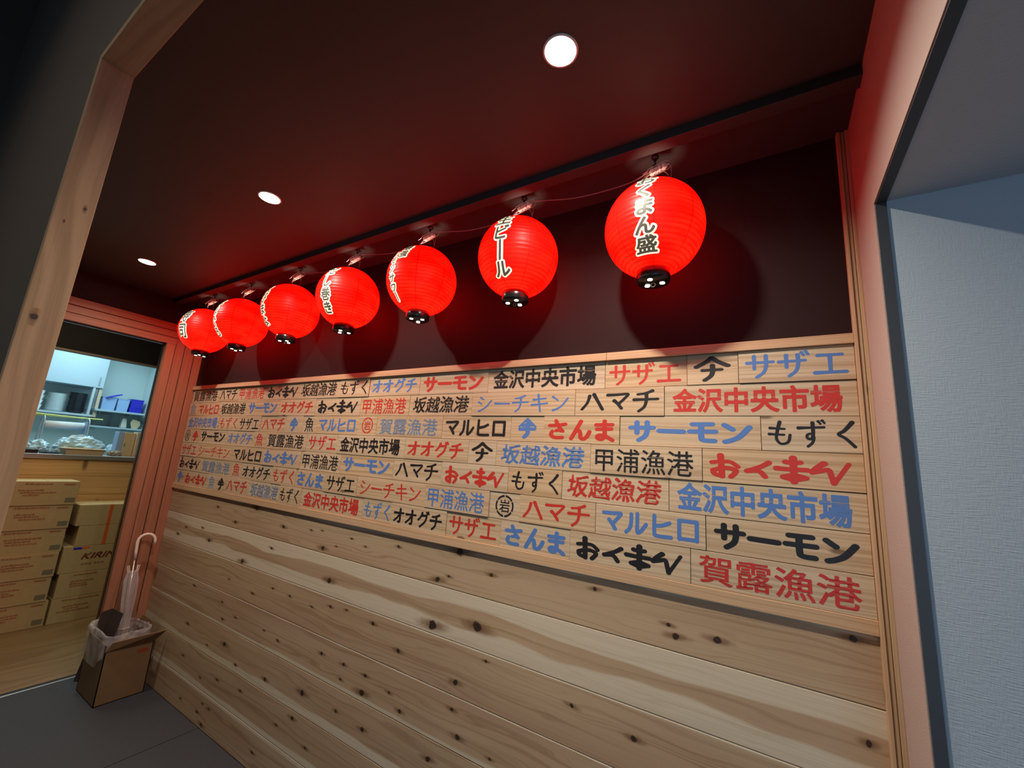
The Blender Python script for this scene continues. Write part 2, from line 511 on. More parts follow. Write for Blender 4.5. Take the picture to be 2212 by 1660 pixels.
# right hand end: cream papered pier and lintel, charcoal opening trim, white lobby wall
bm = bx(XR, .2335, -.205, 0.05, 0, CEIL)
box(bm, XR, .2335, -1.152, -.205, 2.05, CEIL)
struct('wall_right', bm, M['cream'], 'cream papered pier and lintel at the passage end', 'wall')
bm = bx(.2150, .2330, -.209, -.205, 0, 2.05)
box(bm, .2150, .2330, -1.152, -.205, 2.046, 2.0500)
struct('trim_2', bm, M['jamb'], 'charcoal edge trim around the opening to the white lobby', 'trim')
struct('wall_lobby', bx(.2335, 3.2, -.2055, -.15, 0, 2.05), M['white'], 'white papered lobby wall past the charcoal trim', 'wall')
struct('ceiling_lobby', bx(.2335, 3.2, -4.2, -.15, 2.05, 2.13), M['whiteceil'], 'low white papered lobby ceiling', 'ceiling')

# trim post at the wall end, and rails above and below the signs
bm = bx(.187, .1945, -.020, .0, 0, CEIL, .0012)
box(bm, .1955, .2035, -.016, .0, 0, CEIL, .0012)
box(bm, .2045, .213, -.020, .0, 0, CEIL, .0012)
struct('trim_3', bm, M['trimz'], 'grooved upright wooden trim at the end of the signs', 'trim')
bm = bx(-3.46, -.447, -.017, 0, 1.792, 1.818, .0015)
box(bm, -.446, .187, -.017, 0, 1.792, 1.818, .0015)
struct('trim_4', bm, M['trimx'], 'wooden rail along the top of the painted signs', 'trim')
struct('trim_5', bx(-3.46, .187, -.0105, 0, 1.124, 1.156, .0012), M['trimx'], 'wooden rail along the foot of the painted signs', 'trim')

# wall with the opening the passage is seen through
bm = bx(-3.46, -1.170, -1.152, -1.10, 0, 4.5)
box(bm, -1.170, XR, -1.152, -1.10, 2.218, 4.5)
struct('wall_front', bm, M['brownwall'], 'dark brown wall around the timber lined opening', 'wall')
struct('wall_entry', bx(-3.52, -3.46, -4.2, -1.10, 0, 4.5), M['brownwall'], 'dark brown return wall of the entry', 'wall')
struct('trim_6', bx(-1.170, -1.150, -1.1525, -1.0995, 0, 2.218, .0015), M['postz'], 'pale upright timber lining of the near opening', 'trim')
POST = bpy.data.objects['trim_6']
bm = bmesh.new()
uvl = bm.loops.layers.uv.new('knot')
for ky, kz, r in ((-1.114, 1.875, .0030), (-1.137, 1.640, .0058), (-1.136, 1.836, .0016)):
    a, b = 1.9, 3.0
    f = bm.faces.new([bm.verts.new((-1.1496, max(-1.152, min(-1.10, ky + p[0] * r)), kz + p[1] * r)) for p in ((-a, -b), (a, -b), (a, b), (-a, b))])
    for lp, p in zip(f.loops, ((-b, -a), (-b, a), (b, a), (b, -a))): lp[uvl].uv = p
obj('knots', bm, M['knot'], POST)
struct('trim_7', bx(-1.150, XR, -1.1525, -1.0995, 2.200, 2.218, .0015), M['postx'], 'pale timber head lining of the near opening', 'trim')

# far end: doorway in a ribbed red brown frame
struct('wall_left', bx(-3.62, XL, -1.10, 0.0, 2.222, CEIL), M['blackwall'], 'black wall strip over the far doorway', 'wall')
bm = bx(-3.510, -3.475, -.216, 0.0, 0, 2.222)
box(bm, -3.62, -3.5105, -.15, 0.0, 0, 2.222)
for y0, y1, xf in ((-.216, -.1645, -3.455), (-.1605, -.1105, -3.460), (-.1065, -.050, -3.455), (-.046, 0.0, -3.450)):
    box(bm, -3.48, xf, y0, y1, 0, 2.222 if y0 > -.2 else 2.08, .002)
dr = struct('door_1', bm, M['doorwood'], 'ribbed red brown doorway frame at the far end', 'doorway')
bm = bx(-3.510, -3.475, -1.10, -.2165, 2.08, 2.222)
box(bm, -3.62, -3.5105, -1.10, -.1505, 2.12, 2.222)
for z0, z1, xf in ((2.08, 2.124, -3.455), (2.128, 2.172, -3.460), (2.176, 2.222, -3.455)):
    box(bm, -3.48, xf, -1.10, -.162, z0, z1, .002)
obj('door_head', bm, M['doorwoody'], dr)
obj('door_seal', bx(-3.522, -3.494, -.2205, -.2165, 0, 2.0795, .001), M['blackgloss'], dr)
obj('door_head_seal', bx(-3.522, -3.494, -1.10, -.221, 2.0745, 2.0795, .001), M['blackgloss'], dr)

# threshold and the dining hall beyond
bm = bx(-3.66, -3.622, -1.5, .0, -.02, .0)
th = struct('trim_8', bm, M['darkmetal'], 'dull metal floor track of the far doorway', 'threshold')
obj('edge_strip', bx(-3.6215, -3.606, -1.5, .0, -.02, .004, .001), M['steel'], th)
struct('floor_hall', bx(-5.4, -3.66, -2.2, 1.2, -.05, 0.0), M['hallfloor'], 'brown plank floor of the hall past the doorway', 'floor')
bm = bx(-7.2, -3.62, -2.2, 1.25, 2.6, 2.66)
struct('ceiling_hall', bm, M['cupboard'], 'pale ceiling over the hall and kitchen', 'ceiling')
bm = bx(-3.62, -3.56, -2.2, -1.10, 0, 2.6)
box(bm, -3.62, -3.56, -1.10, 1.25, 2.39, 2.6)
box(bm, -3.62, -3.56, .062, 1.25, 0, 2.39)
struct('wall_hall_front', bm, M['brownwall'], 'dark hall wall on the inside of the doorway', 'wall')
struct('wall_hall_near', bx(-5.0, -3.62, -2.25, -2.2, 0, 2.6), M['brownwall'], 'dark near side wall of the dining hall', 'wall')
struct('wall_hall_far', bx(-5.0, -3.62, 1.2, 1.25, 0, 2.6), M['brownwall'], 'dark far side wall of the dining hall', 'wall')
bm = bx(-5.06, -5.0, -2.2, 1.2, 2.125, 2.6)
hw = struct('wall_hatch', bm, plain('black_hatch_board', (.010, .008, .008), .9, spec=.1), 'black hanging wall over the kitchen counter', 'wall')
obj('hatch_edge', bx(-5.062, -4.998, -2.2, 1.2, 2.108, 2.125, .002), plain('dull_brown_edge', (.10, .07, .05), .6), hw)
bm = bx(-7.06, -7.0, -2.2, .80, 0, 2.6)
struct('wall_kitchen_back', bm, M['kitchenwall'], 'pale green kitchen wall behind the shelves', 'wall')
struct('wall_kitchen_far', bx(-7.0, -5.06, .77, .83, 0, 2.6), M['kitchenwall'], 'pale kitchen side wall at the end of the wall shelf', 'wall')
struct('wall_kitchen_near', bx(-7.0, -5.06, -2.25, -2.2, 0, 2.6), M['kitchenwall'], 'pale kitchen side wall out of sight behind the post', 'wall')
struct('floor_kitchen', bx(-7.0, -5.4, -2.2, .80, -.05, 0.0), M['greyshelf'], 'grey kitchen floor behind the counter', 'floor')

# mats on the passage floor
for i, (x0, x1, lab) in enumerate(((-3.602, -2.556, 'dark grey entrance mat beside the cardboard box with the umbrella'), (-2.552, -1.35, 'dark grey entrance mat nearest the pale timber post'))):
    mt = obj('entrance_mat', bx(x0, x1, -1.09, -.0015, -.006, .0015, .001), M['mat'])
    tag(mt, lab, 'mat', 'grey mats on the passage floor')
# ------------------------------------------------------------------ lettering
# strokes in a unit cell; each stroke = (points, weight)
ST = {
 'サ': [([(5, 66), (95, 67)], 1), ([(30, 94), (30, 40)], 1), ([(71, 94), (71, 52), (62, 24), (38, 4)], 1)],
 'ザ': [([(2, 64), (86, 66)], 1), ([(26, 90), (26, 40)], 1), ([(64, 90), (64, 52), (56, 24), (34, 4)], 1), ([(76, 99), (83, 87)], .8), ([(90, 102), (97, 90)], .8)],
 'エ': [([(14, 82), (86, 82)], 1), ([(50, 80), (50, 14)], 1), ([(4, 12), (96, 13)], 1.1)],
 'ハ': [([(38, 78), (28, 44), (4, 12)], 1), ([(58, 84), (76, 50), (96, 12)], 1.15)],
 'マ': [([(6, 80), (48, 81), (90, 83), (82, 68), (52, 36)], 1), ([(34, 52), (48, 38), (64, 16)], 1.1)],
 'チ': [([(76, 95), (48, 84), (18, 80)], .95), ([(4, 55), (96, 57)], 1), ([(52, 84), (52, 52), (44, 22), (22, 2)], 1)],
 'シ': [([(20, 90), (40, 78)], 1), ([(8, 62), (28, 50)], 1), ([(12, 6), (32, 14), (62, 34), (92, 70)], 1)],
 'ー': [([(6, 52), (94, 50)], 1.1)],
 'キ': [([(14, 70), (84, 76)], 1), ([(6, 40), (94, 48)], 1), ([(42, 98), (48, 50), (56, 2)], 1)],
 'ン': [([(12, 84), (38, 64)], 1), ([(14, 8), (36, 16), (62, 34), (92, 74)], 1)],
 'オ': [([(6, 68), (94, 71)], 1), ([(60, 96), (61, 50), (60, 14), (46, 10)], 1.1), ([(58, 66), (36, 38), (6, 14)], 1)],
 'グ': [([(40, 94), (28, 68), (8, 46)], 1), ([(36, 77), (60, 78), (80, 78), (68, 40), (26, 4)], 1), ([(78, 100), (86, 88)], .8), ([(92, 103), (99, 91)], .8)],
 'モ': [([(16, 86), (84, 87)], 1), ([(6, 52), (94, 53)], 1), ([(46, 86), (46, 26), (54, 12), (90, 10)], 1)],
 'ル': [([(28, 86), (27, 50), (20, 26), (4, 10)], 1), ([(56, 90), (56, 50), (57, 14), (76, 24), (96, 50)], 1)],
 'ヒ': [([(20, 92), (20, 26), (30, 12), (92, 12)], 1), ([(86, 68), (56, 56), (21, 51)], 1)],
 'ロ': [([(14, 84), (14, 12)], 1), ([(14, 84), (86, 84)], 1), ([(86, 84), (86, 12)], 1), ([(14, 14), (86, 14)], 1)],
 'も': [([(50, 98), (40, 60), (36, 26), (52, 6), (78, 14), (86, 44)], 1), ([(14, 72), (66, 69)], .9), ([(10, 46), (64, 44)], .9)],
 'ず': [([(4, 74), (92, 78)], 1), ([(54, 96), (54, 50), (48, 30), (34, 32), (34, 46), (48, 50), (56, 36), (50, 14), (34, -2)], .95), ([(74, 102), (81, 92)], .8), ([(88, 105), (95, 95)], .8)],
 'く': [([(72, 98), (46, 66), (26, 50), (48, 34), (76, 2)], 1.1)],
 'さ': [([(10, 72), (50, 74), (90, 80)], 1), ([(42, 98), (56, 68), (76, 44)], 1), ([(78, 42), (56, 46), (44, 44)], .9), ([(24, 40), (18, 22), (36, 8), (76, 8)], 1)],
 'ん': [([(54, 96), (32, 52), (8, 4)], 1), ([(14, 16), (30, 42), (46, 46), (52, 30), (54, 10), (68, 4), (84, 16), (96, 42)], 1)],
 'ま': [([(14, 78), (86, 80)], 1), ([(18, 56), (82, 58)], 1), ([(52, 98), (53, 50), (53, 22), (42, 6), (24, 8), (20, 20), (34, 26), (58, 20), (88, 2)], 1)],
 # the shop's own brush hand
 '①': [([(2, 68), (40, 74), (72, 72), (96, 52)], 1), ([(34, 102), (36, 60), (38, 4)], 1.25), ([(6, 30), (30, 40), (62, 44), (88, 34), (82, 18), (70, 4)], 1.1), ([(6, 28), (10, 14), (34, 6)], 1.1)],
 '②': [([(88, 78), (60, 58), (14, 36)], 1.1), ([(14, 36), (44, 40), (60, 34), (74, 14)], 1.1)],
 '③': [([(30, 86), (54, 82), (76, 86)], 1.1), ([(0, 56), (40, 54), (96, 54)], 1.15), ([(54, 104), (54, 60), (54, 0)], 1.25), ([(20, 20), (54, 30), (92, 20)], 1), ([(20, 18), (54, 8), (92, 18)], 1)],
 '④': [([(34, 86), (14, 68), (-2, 48)], 1.15), ([(-2, 46), (24, 54), (46, 60), (54, 34), (60, 4)], 1.0), ([(60, 4), (80, 40), (106, 88)], .8)],
 # roofed marks
 '⑤': [([(50, 102), (28, 80), (2, 62)], 1.0), ([(50, 102), (72, 80), (98, 62)], 1.0), ([(22, 44), (78, 45)], .85), ([(52, 66), (52, 36), (46, 16), (28, -2)], .9)],
 '⑥': [([(50, 102), (4, 56)], .7), ([(50, 102), (96, 56)], .7), ([(26, 64), (78, 68)], 1.3), ([(10, 42), (90, 44)], 1.3), ([(54, 82), (52, 40), (54, 20), (36, -2)], 1.5)],
}
# style: half width (fraction of cell), brush taper, slant
STY = {
 'yellowtail': ('ハマチ', .080, .45), 'oguchi': ('オオグチ', .088, .35), 'salmon': ('サーモン', .098, .0),
 'shell': ('サザエ', .074, .35), 'tuna': ('シーチキン', .068, .5), 'round': ('マルヒロ', .078, .0),
 'mozuku': ('もずく', .076, .55), 'saury': ('さんま', .092, .0), 'brush': ('①②③④', .098, .2),
 'roof': ('⑤', .085, .1), 'tree': ('⑥', .08, .2),
}
FONT = {'karo': ('賀露漁港', .014), 'market': ('金沢中央市場', .032, 76, ((.50, .010, 1.0, 1.98), (.42, .010, 2.0, 2.98), (.47, .010, 3.0, 3.98), (.62, .008, 5.0, 6.1), (.30, .008, 0.0, .98))),
        'sakoshi': ('坂越漁港', .020, 76, (), .007), 'kannoura': ('甲浦漁港', .009, 76, ((.56, .009, 0, 4.1), (.20, .009, 1.0, 4.1))), 'fish': ('魚', .009)}


def ribbon(bm, pts, hw, taper, z):
    """one brush stroke as a flat ribbon with round ends"""
    P = catmull([(a / 100, b / 100, 0) for a, b in pts], 7)
    n = len(P)
    L, Rr = [], []
    for i, p in enumerate(P):
        tg = (P[min(i + 1, n - 1)] - P[max(i - 1, 0)]).normalized()
        nn = Vector((-tg.y, tg.x, 0))
        s = i / (n - 1)
        w = hw * (1 - taper * (.25 + .75 * math.sin(math.pi * min(1, s * 1.0)) ** 1) * .55 - taper * .55 * s ** 3) if taper else hw
        L.append(p + nn * w); Rr.append(p - nn * w)
    lv = [bm.verts.new((p.x, p.y, z)) for p in L]
    rv = [bm.verts.new((p.x, p.y, z)) for p in Rr]
    for i in range(n - 1): bm.faces.new((rv[i], rv[i + 1], lv[i + 1], lv[i]))
    for end, a, b in ((0, lv[0], rv[0]), (1, rv[-1], lv[-1])):
        c = (a.co + b.co) / 2
        d = a.co - c
        arc = [a]
        for k in range(1, 7):
            an = math.pi * k / 7
            arc.append(bm.verts.new((c.x + d.x * math.cos(an) - d.y * math.sin(an), c.y + d.x * math.sin(an) + d.y * math.cos(an), z)))
        arc.append(b)
        bm.faces.new(arc)


def strokes(bm, ch, hw, taper, dx=0.0, sx=.88):
    for k, (pts, w) in enumerate(ST[ch]):
        ribbon(bm, [((.5 - sx / 2) * 100 + a * sx + dx * 100, b) for a, b in pts], hw * w, taper, .00012 * k)


def font_mesh(s, off):
    c = bpy.data.curves.new('glyph', 'FONT')
    c.body = s
    c.size = 1.0
    o = bpy.data.objects.new('glyph', c)
    COL.objects.link(o)
    dg = bpy.context.evaluated_depsgraph_get()
    me = bpy.data.meshes.new_from_object(o.evaluated_get(dg))
    bpy.data.objects.remove(o)
    bpy.data.curves.remove(c)
    me.materials.clear()
    if off:
        # heavier weight: a narrow band and round joint along every contour
        bm = bmesh.new(); bm.from_mesh(me)
        con = [(e.verts[0].co.copy(), e.verts[1].co.copy()) for e in bm.edges if len(e.link_faces) < 2]
        for k, (a, b) in enumerate(con):
            d = b - a
            if d.length < 1e-7: continue
            nn = Vector((-d.y, d.x, 0)).normalized() * off
            z = Vector((0, 0, .00004 * (1 + k % 5)))
            bm.faces.new([bm.verts.new(p + z) for p in (a - nn, b - nn, b + nn, a + nn)])
            bm.faces.new([bm.verts.new((a.x + off * math.cos(q * math.pi / 4), a.y + off * math.sin(q * math.pi / 4), .00024 + .00003 * (k % 3))) for q in range(8)])
        bmesh.ops.recalc_face_normals(bm, faces=bm.faces[:])
        for f in bm.faces:
            if f.normal.z < 0: f.normal_flip()
        bm.to_mesh(me); bm.free()
    return me


def solid_mesh(text, off, res=76, cuts=(), sway=0.0):
    """heavier, rounder cut of the lettering: the outline is grown on a fine grid and traced again, so nothing overlaps"""
    raw = font_mesh(text, 0)
    bm = bmesh.new(); bm.from_mesh(raw)
    seg = [(e.verts[0].co.x, e.verts[0].co.y, e.verts[1].co.x, e.verts[1].co.y) for e in bm.edges if len(e.link_faces) < 2]
    bm.free(); bpy.data.meshes.remove(raw)
    S = np.array(seg)
    x0, x1 = S[:, (0, 2)].min() - .06, S[:, (0, 2)].max() + .06
    y0, y1 = S[:, (1, 3)].min() - .06, S[:, (1, 3)].max() + .06
    nx, ny = int((x1 - x0) * res) + 1, int((y1 - y0) * res) + 1
    gx, gy = x0 + np.arange(nx) / res, y0 + np.arange(ny) / res
    F = np.empty((ny, nx))
    ax, ay, bx_, by_ = S.T
    dx, dy = bx_ - ax, by_ - ay
    ll = np.maximum(dx * dx + dy * dy, 1e-12)
    for j in range(ny):
        X = gx[:, None]; Y = gy[j]
        near = (np.minimum(ay, by_) < Y + .13) & (np.maximum(ay, by_) > Y - .13)
        D = np.full(nx, .13)
        if near.any():
            t_ = np.clip(((X - ax[near]) * dx[near] + (Y - ay[near]) * dy[near]) / ll[near], 0, 1)
            D = np.minimum(D, np.sqrt(((X - ax[near] - t_ * dx[near]) ** 2 + (Y - ay[near] - t_ * dy[near]) ** 2).min(1)))
        hit = (ay > Y) != (by_ > Y)
        if hit.any():
            xi = ax[hit] + (Y - ay[hit]) / (by_[hit] - ay[hit]) * dx[hit]
            ins = ((xi[None, :] > X).sum(1) % 2) == 1
        else:
            ins = np.zeros(nx, bool)
        F[j] = np.where(ins, D, -D) + off
    if sway:
        F += sway * (np.sin(gx[None, :] * 17 + gy[:, None] * 9) + np.sin(gx[None, :] * 41 - gy[:, None] * 33) * .6)
    for c, hw, lo, hi in cuts:
        m = (gx[None, :] >= lo) & (gx[None, :] < hi) & (np.abs(gy[:, None] - c) < .1)
        F = np.where(m, np.minimum(F, np.abs(gy[:, None] - c) - hw), F)
    return trace(F, gx, gy)


def stroke_mesh(s, hw, taper, sx=.88, res=80):
    """brush strokes as the union of round dabs along each stroke, traced to one outline"""
    n = len(s)
    gx = -.15 + np.arange(int((n + .3) * res) + 1) / res
    gy = -.20 + np.arange(int(1.42 * res) + 1) / res
    F = np.full((len(gy), len(gx)), -1.0)
    for i, ch in enumerate(s):
        for pts, wt in ST[ch]:
            P = catmull([(i + .5 - sx / 2 + a / 100 * sx, b / 100, 0) for a, b in pts], 24)
            for k, p in enumerate(P):
                q = k / (len(P) - 1)
                w = hw * wt * (1 - taper * .55 * (.25 + .75 * math.sin(math.pi * q)) - taper * .45 * q ** 3)
                i0, i1 = max(0, int((p.x - gx[0] - .18) * res)), int((p.x - gx[0] + .18) * res) + 1
                j0, j1 = max(0, int((p.y - gy[0] - .18) * res)), int((p.y - gy[0] + .18) * res) + 1
                sub = F[j0:j1, i0:i1]
                np.maximum(sub, w - np.hypot(gx[None, i0:i1] - p.x, gy[j0:j1, None] - p.y), out=sub)
    return trace(F, gx, gy)


def trace(F, gx, gy):
    ny, nx = F.shape
    F[np.abs(F) < 1e-5] = 1e-5
    bm = bmesh.new()
    VX = {}
    def corner(i, j):
        k = ('c', i, j)
        if k not in VX: VX[k] = bm.verts.new((gx[i], gy[j], 0))
        return VX[k]
    def cross(i, j, i2, j2):
        k = ('e', min(i, i2), min(j, j2), i != i2)
        if k not in VX:
            f0, f1 = F[j, i], F[j2, i2]
            q = f0 / (f0 - f1)
            VX[k] = bm.verts.new((gx[i] + (gx[i2] - gx[i]) * q, gy[j] + (gy[j2] - gy[j]) * q, 0))
        return VX[k]
    P = F > 0
    for j in range(ny - 1):
        run = None
        for i in range(nx):
            full = i < nx - 1 and P[j, i] and P[j, i + 1] and P[j + 1, i] and P[j + 1, i + 1]
            if full:
                if run is None: run = i
                continue
            if run is not None:
                bm.faces.new((corner(run, j), corner(i, j), corner(i, j + 1), corner(run, j + 1)))
                run = None
            if i == nx - 1: break
            cs = ((i, j), (i + 1, j), (i + 1, j + 1), (i, j + 1))
            ps = [P[b, a] for a, b in cs]
            if not any(ps): continue
            if ps in ([True, False, True, False], [False, True, False, True]):
                for k in range(4):
                    if ps[k]:
                        bm.faces.new((cross(*cs[k - 1], *cs[k]) if not ps[k - 1] else corner(*cs[k - 1]), corner(*cs[k]), cross(*cs[k], *cs[(k + 1) % 4])))
                continue
            poly = []
            for k in range(4):
                if ps[k]: poly.append(corner(*cs[k]))
                if ps[k] != ps[(k + 1) % 4]: poly.append(cross(*cs[k], *cs[(k + 1) % 4]))
            if len(poly) > 2: bm.faces.new(poly)
    me = bpy.data.meshes.new('lettering')
    bm.to_mesh(me); bm.free()
    return me


def normalise(me):
    xs = [v.co.x for v in me.vertices]; ys = [v.co.y for v in me.vertices]
    x0, x1, y0, y1 = min(xs), max(xs), min(ys), max(ys)
    for v in me.vertices:
        v.co.x = (v.co.x - (x0 + x1) / 2) / (x1 - x0)
        v.co.y = (v.co.y - (y0 + y1) / 2) / (y1 - y0)
    return me


LET = {}
def lettering(key):
    """unit sized lettering mesh, 1 x 1, normal +z"""
    if key in LET: return LET[key]
    if key in STY:
        s, hw, tp = STY[key]
        me = stroke_mesh(s, hw, tp)
    elif key == 'rock':
        me = solid_mesh('岩', .010)
        bm = bmesh.new(); bm.from_mesh(me)
        for v in bm.verts: v.co.x = (v.co.x - .48) * .98; v.co.y = (v.co.y - .38) * .98
        for k in range(6):
            a0 = math.radians(90 + k * 60 + 3); a1 = math.radians(90 + k * 60 + 57)
            prev = None
            for j in range(9):
                a = a0 + (a1 - a0) * j / 8
                cur = (bm.verts.new((.66 * math.cos(a), .66 * math.sin(a), 0)), bm.verts.new((.80 * math.cos(a), .80 * math.sin(a), 0)))
                if prev: bm.faces.new((prev[0], prev[1], cur[1], cur[0]))
                prev = cur
        bm.to_mesh(me); bm.free()
    else:
        me = solid_mesh(*FONT[key])
        if key == 'sakoshi':
            for v in me.vertices:     # a running brush hand leans and sways
                v.co.x += .10 * v.co.y + .018 * math.sin(v.co.y * 11 + v.co.x * 5)
                v.co.y += .022 * math.sin(v.co.x * 9)
        if key == 'karo':
            for v in me.vertices: v.co.y += .012 * math.sin(v.co.x * 14)
    LET[key] = normalise(me)
    return LET[key]


# ------------------------------------------------------------------ painted plank signs
JX = [
 [-3.446, -3.066, -2.816, -2.493, -2.159, -1.822, -1.598, -1.277, -0.919, -0.453, -0.202, -0.068, 0.187],
 [-3.446, -3.33, -3.018, -2.677, -2.331, -1.997, -1.646, -1.326, -0.985, -0.553, -0.266, 0.187],
 [-3.446, -2.988, -2.745, -2.495, -2.237, -2.085, -1.967, -1.645, -1.516, -1.128, -0.802, -0.667, -0.4, -0.02, 0.187],
 [-3.446, -3.324, -3.215, -2.856, -2.535, -2.407, -2.027, -1.772, -1.32, -0.983, -0.855, -0.492, -0.164, 0.187],
 [-3.446, -3.201, -2.753, -2.407, -2.054, -1.731, -1.376, -1.106, -0.796, -0.588, -0.253, 0.187],
 [-3.446, -3.121, -2.725, -2.608, -2.285, -2.068, -1.825, -1.591, -1.177, -0.869, -0.742, -0.469, -0.158, 0.187],
 [-3.446, -3.319, -2.988, -2.859, -2.752, -2.493, -2.185, -2.001, -1.535, -1.355, -1.058, -0.813, -0.551, -0.197, 0.187]]
SG = [
 'karo k,yellowtail k,kannoura r,brush k,sakoshi k,mozuku k,oguchi b,salmon r,market k,shell r,roof k,shell b',
 'fish p,round r,sakoshi k,salmon b,oguchi r,brush k,kannoura r,sakoshi k,tuna b,yellowtail k,market r',
 'market b,mozuku r,shell k,yellowtail r,tree b,fish k,round b,rock r,karo p,round k,tree b,saury r,salmon b,mozuku k',
 'rock k,tree r,salmon k,oguchi b,fish r,karo k,shell r,market k,oguchi r,roof k,sakoshi b,kannoura k,brush r',
 'shell r,tuna r,round k,brush b,kannoura k,salmon b,yellowtail k,brush r,mozuku k,sakoshi r,market b',
 'brush k,karo p,fish r,oguchi k,mozuku r,saury b,shell k,tuna r,kannoura b,rock k,yellowtail r,round b,salmon k',
 'tree b,brush r,fish p,tree k,yellowtail r,sakoshi p,mozuku k,market r,mozuku b,oguchi k,shell r,saury b,brush k,karo r']
DESC = {'karo': 'squarish Karo port kanji', 'market': 'heavy Kanazawa market kanji', 'sakoshi': 'leaning Sakoshi port kanji', 'kannoura': 'thin Kannoura port kanji',
        'fish': 'single fish kanji', 'yellowtail': 'hamachi katakana', 'oguchi': 'oguchi katakana', 'salmon': 'rounded salmon katakana', 'shell': 'sazae katakana',
        'tuna': 'slender five-letter katakana', 'round': 'rounded four-letter katakana', 'mozuku': 'mozuku hiragana', 'saury': 'rounded sanma hiragana',
        'brush': 'brushy four-letter hiragana', 'roof': 'roof-and-hook mark', 'tree': 'roofed brush mark', 'rock': 'circled rock kanji'}
SHORT = {'karo': 'Karo port', 'market': 'Kanazawa market', 'sakoshi': 'Sakoshi port', 'kannoura': 'Kannoura port', 'fish': 'fish', 'yellowtail': 'hamachi', 'oguchi': 'oguchi',
         'salmon': 'salmon', 'shell': 'sazae', 'tuna': 'five-letter', 'round': 'four-letter', 'mozuku': 'mozuku', 'saury': 'sanma', 'brush': 'brushy', 'roof': 'roof mark', 'tree': 'roofed mark', 'rock': 'circled'}
CN = {'k': ('black', 'paint_black'), 'r': ('red', 'paint_red'), 'b': ('blue', 'paint_blue'), 'p': ('faded blue', 'paint_pale')}
ORD = ['top row', 'second row', 'third row', 'fourth row', 'fifth row', 'sixth row', 'bottom row']
ROWH = (1.792 - 1.156) / 7
TH = [.004, .0055, .007, .009, .005, .0078]
rs = random.Random(3)
for r, (xs, line) in enumerate(zip(JX, SG)):
    items = [s.split() for s in line.split(',')]
    zc = 1.792 - ROWH * (r + .5)
    for i, (key, c) in enumerate(items):
        x0, x1 = xs[i] + .0007, xs[i + 1] - .0007
        th = rs.choice(TH)
        w, h = x1 - x0, ROWH - .0016
        b = obj('plank_sign', bx(-w / 2, w / 2, -th, 0, -h / 2, h / 2, .0008), M['board'], None, loc=((x0 + x1) / 2, -.0002, zc))
        nb = items[i - 1] if i else items[i + 1]
        tag(b, 'wooden plank sign with %s %s, %s, beside %s %s' % (CN[c][0], DESC[key], ORD[r], CN[nb[1]][0], SHORT[nb[0]]), 'sign', 'painted plank signs on the long wall')
        one = key in ('fish', 'roof', 'tree', 'rock')
        lh = h * (.84 if one else .80)
        lw = min(w * .80, lh * (1.3 if key == 'roof' else 1.0)) if one else w * .885
        if key in ('round', 'oguchi', 'tuna', 'salmon') : lh *= .93
        if r == 4 and key == 'market': lh *= 1.08
        lt = obj('lettering', lettering(key), None, b)
        if not lt.data.materials: lt.data.materials.append(M['paint_black'])
        lt.material_slots[0].link = 'OBJECT'
        lt.material_slots[0].material = M[CN[c][1]]
        lt.rotation_euler = (math.pi / 2, 0, 0)
        lt.location = (rs.uniform(-.01, .01) * w, -th - .0003, rs.uniform(-.02, .02) * h)
        lt.scale = (lw, lh, 1)
# ------------------------------------------------------------------ lanterns
LR, LZ, LT, LBOT = .1393, .1415, .1345, -.1345
def lrad(z):
    return LR * math.sqrt(max(0.0, 1 - (z / LZ) ** 2))

t = NT('lit_red_lantern_paper')
oc = t.obj_coord()
so = t.n('ShaderNodeSeparateXYZ', i_0=oc)
ang = t.math('DIVIDE', t.math('ARCTAN2', so.outputs[1], so.outputs[0]), 2 * math.pi / 8)
fr = t.math('ABSOLUTE', t.math('SUBTRACT', t.math('FRACT', t.math('ADD', ang, 8.2)), .5))
seam = t.math('SUBTRACT', 1.0, t.ramp(fr, .005, .028))
blot = t.noise(t.mapped(oc, (9, 9, 26)), 1.0, 3)
rib = t.n('ShaderNodeVertexColor', layer_name='rib').outputs[0]
k = t.math('SUBTRACT', 1.0, t.math('MULTIPLY', seam, .86))
k = t.math('MULTIPLY', k, t.math('SUBTRACT', 1.0, t.math('MULTIPLY', rib, .70)))
hue = t.mix(t.ramp(blot, .30, .68), (1.0, .0006, .0001), (1.0, .0030, .0008))
# the bulb sits low in the shade, so the lower paper is the brighter
k = t.math('MULTIPLY', k, t.math('SUBTRACT', .82, t.math('MULTIPLY', so.outputs[2], 4.4)))
t.bsdf(Base_Color=(.35, .004, .002), Roughness=.42, Emission_Color=hue, Emission_Strength=t.math('MULTIPLY', k, 6.6))
t.b.inputs['Specular IOR Level'].default_value = .14
M['lantern'] = t.m
M['lettwhite'] = emit('lit_white_lettering_ground', (1.0, .90, .66), .95)
t = NT('lantern_ink')
t.bsdf(Base_Color=(.05, .045, .035), Roughness=.5, Emission_Color=(.075, .062, .042), Emission_Strength=1.0)
M['ink'] = t.m
M['hole'] = emit('lit_vent_hole', (1.0, .93, .78), 5.0)

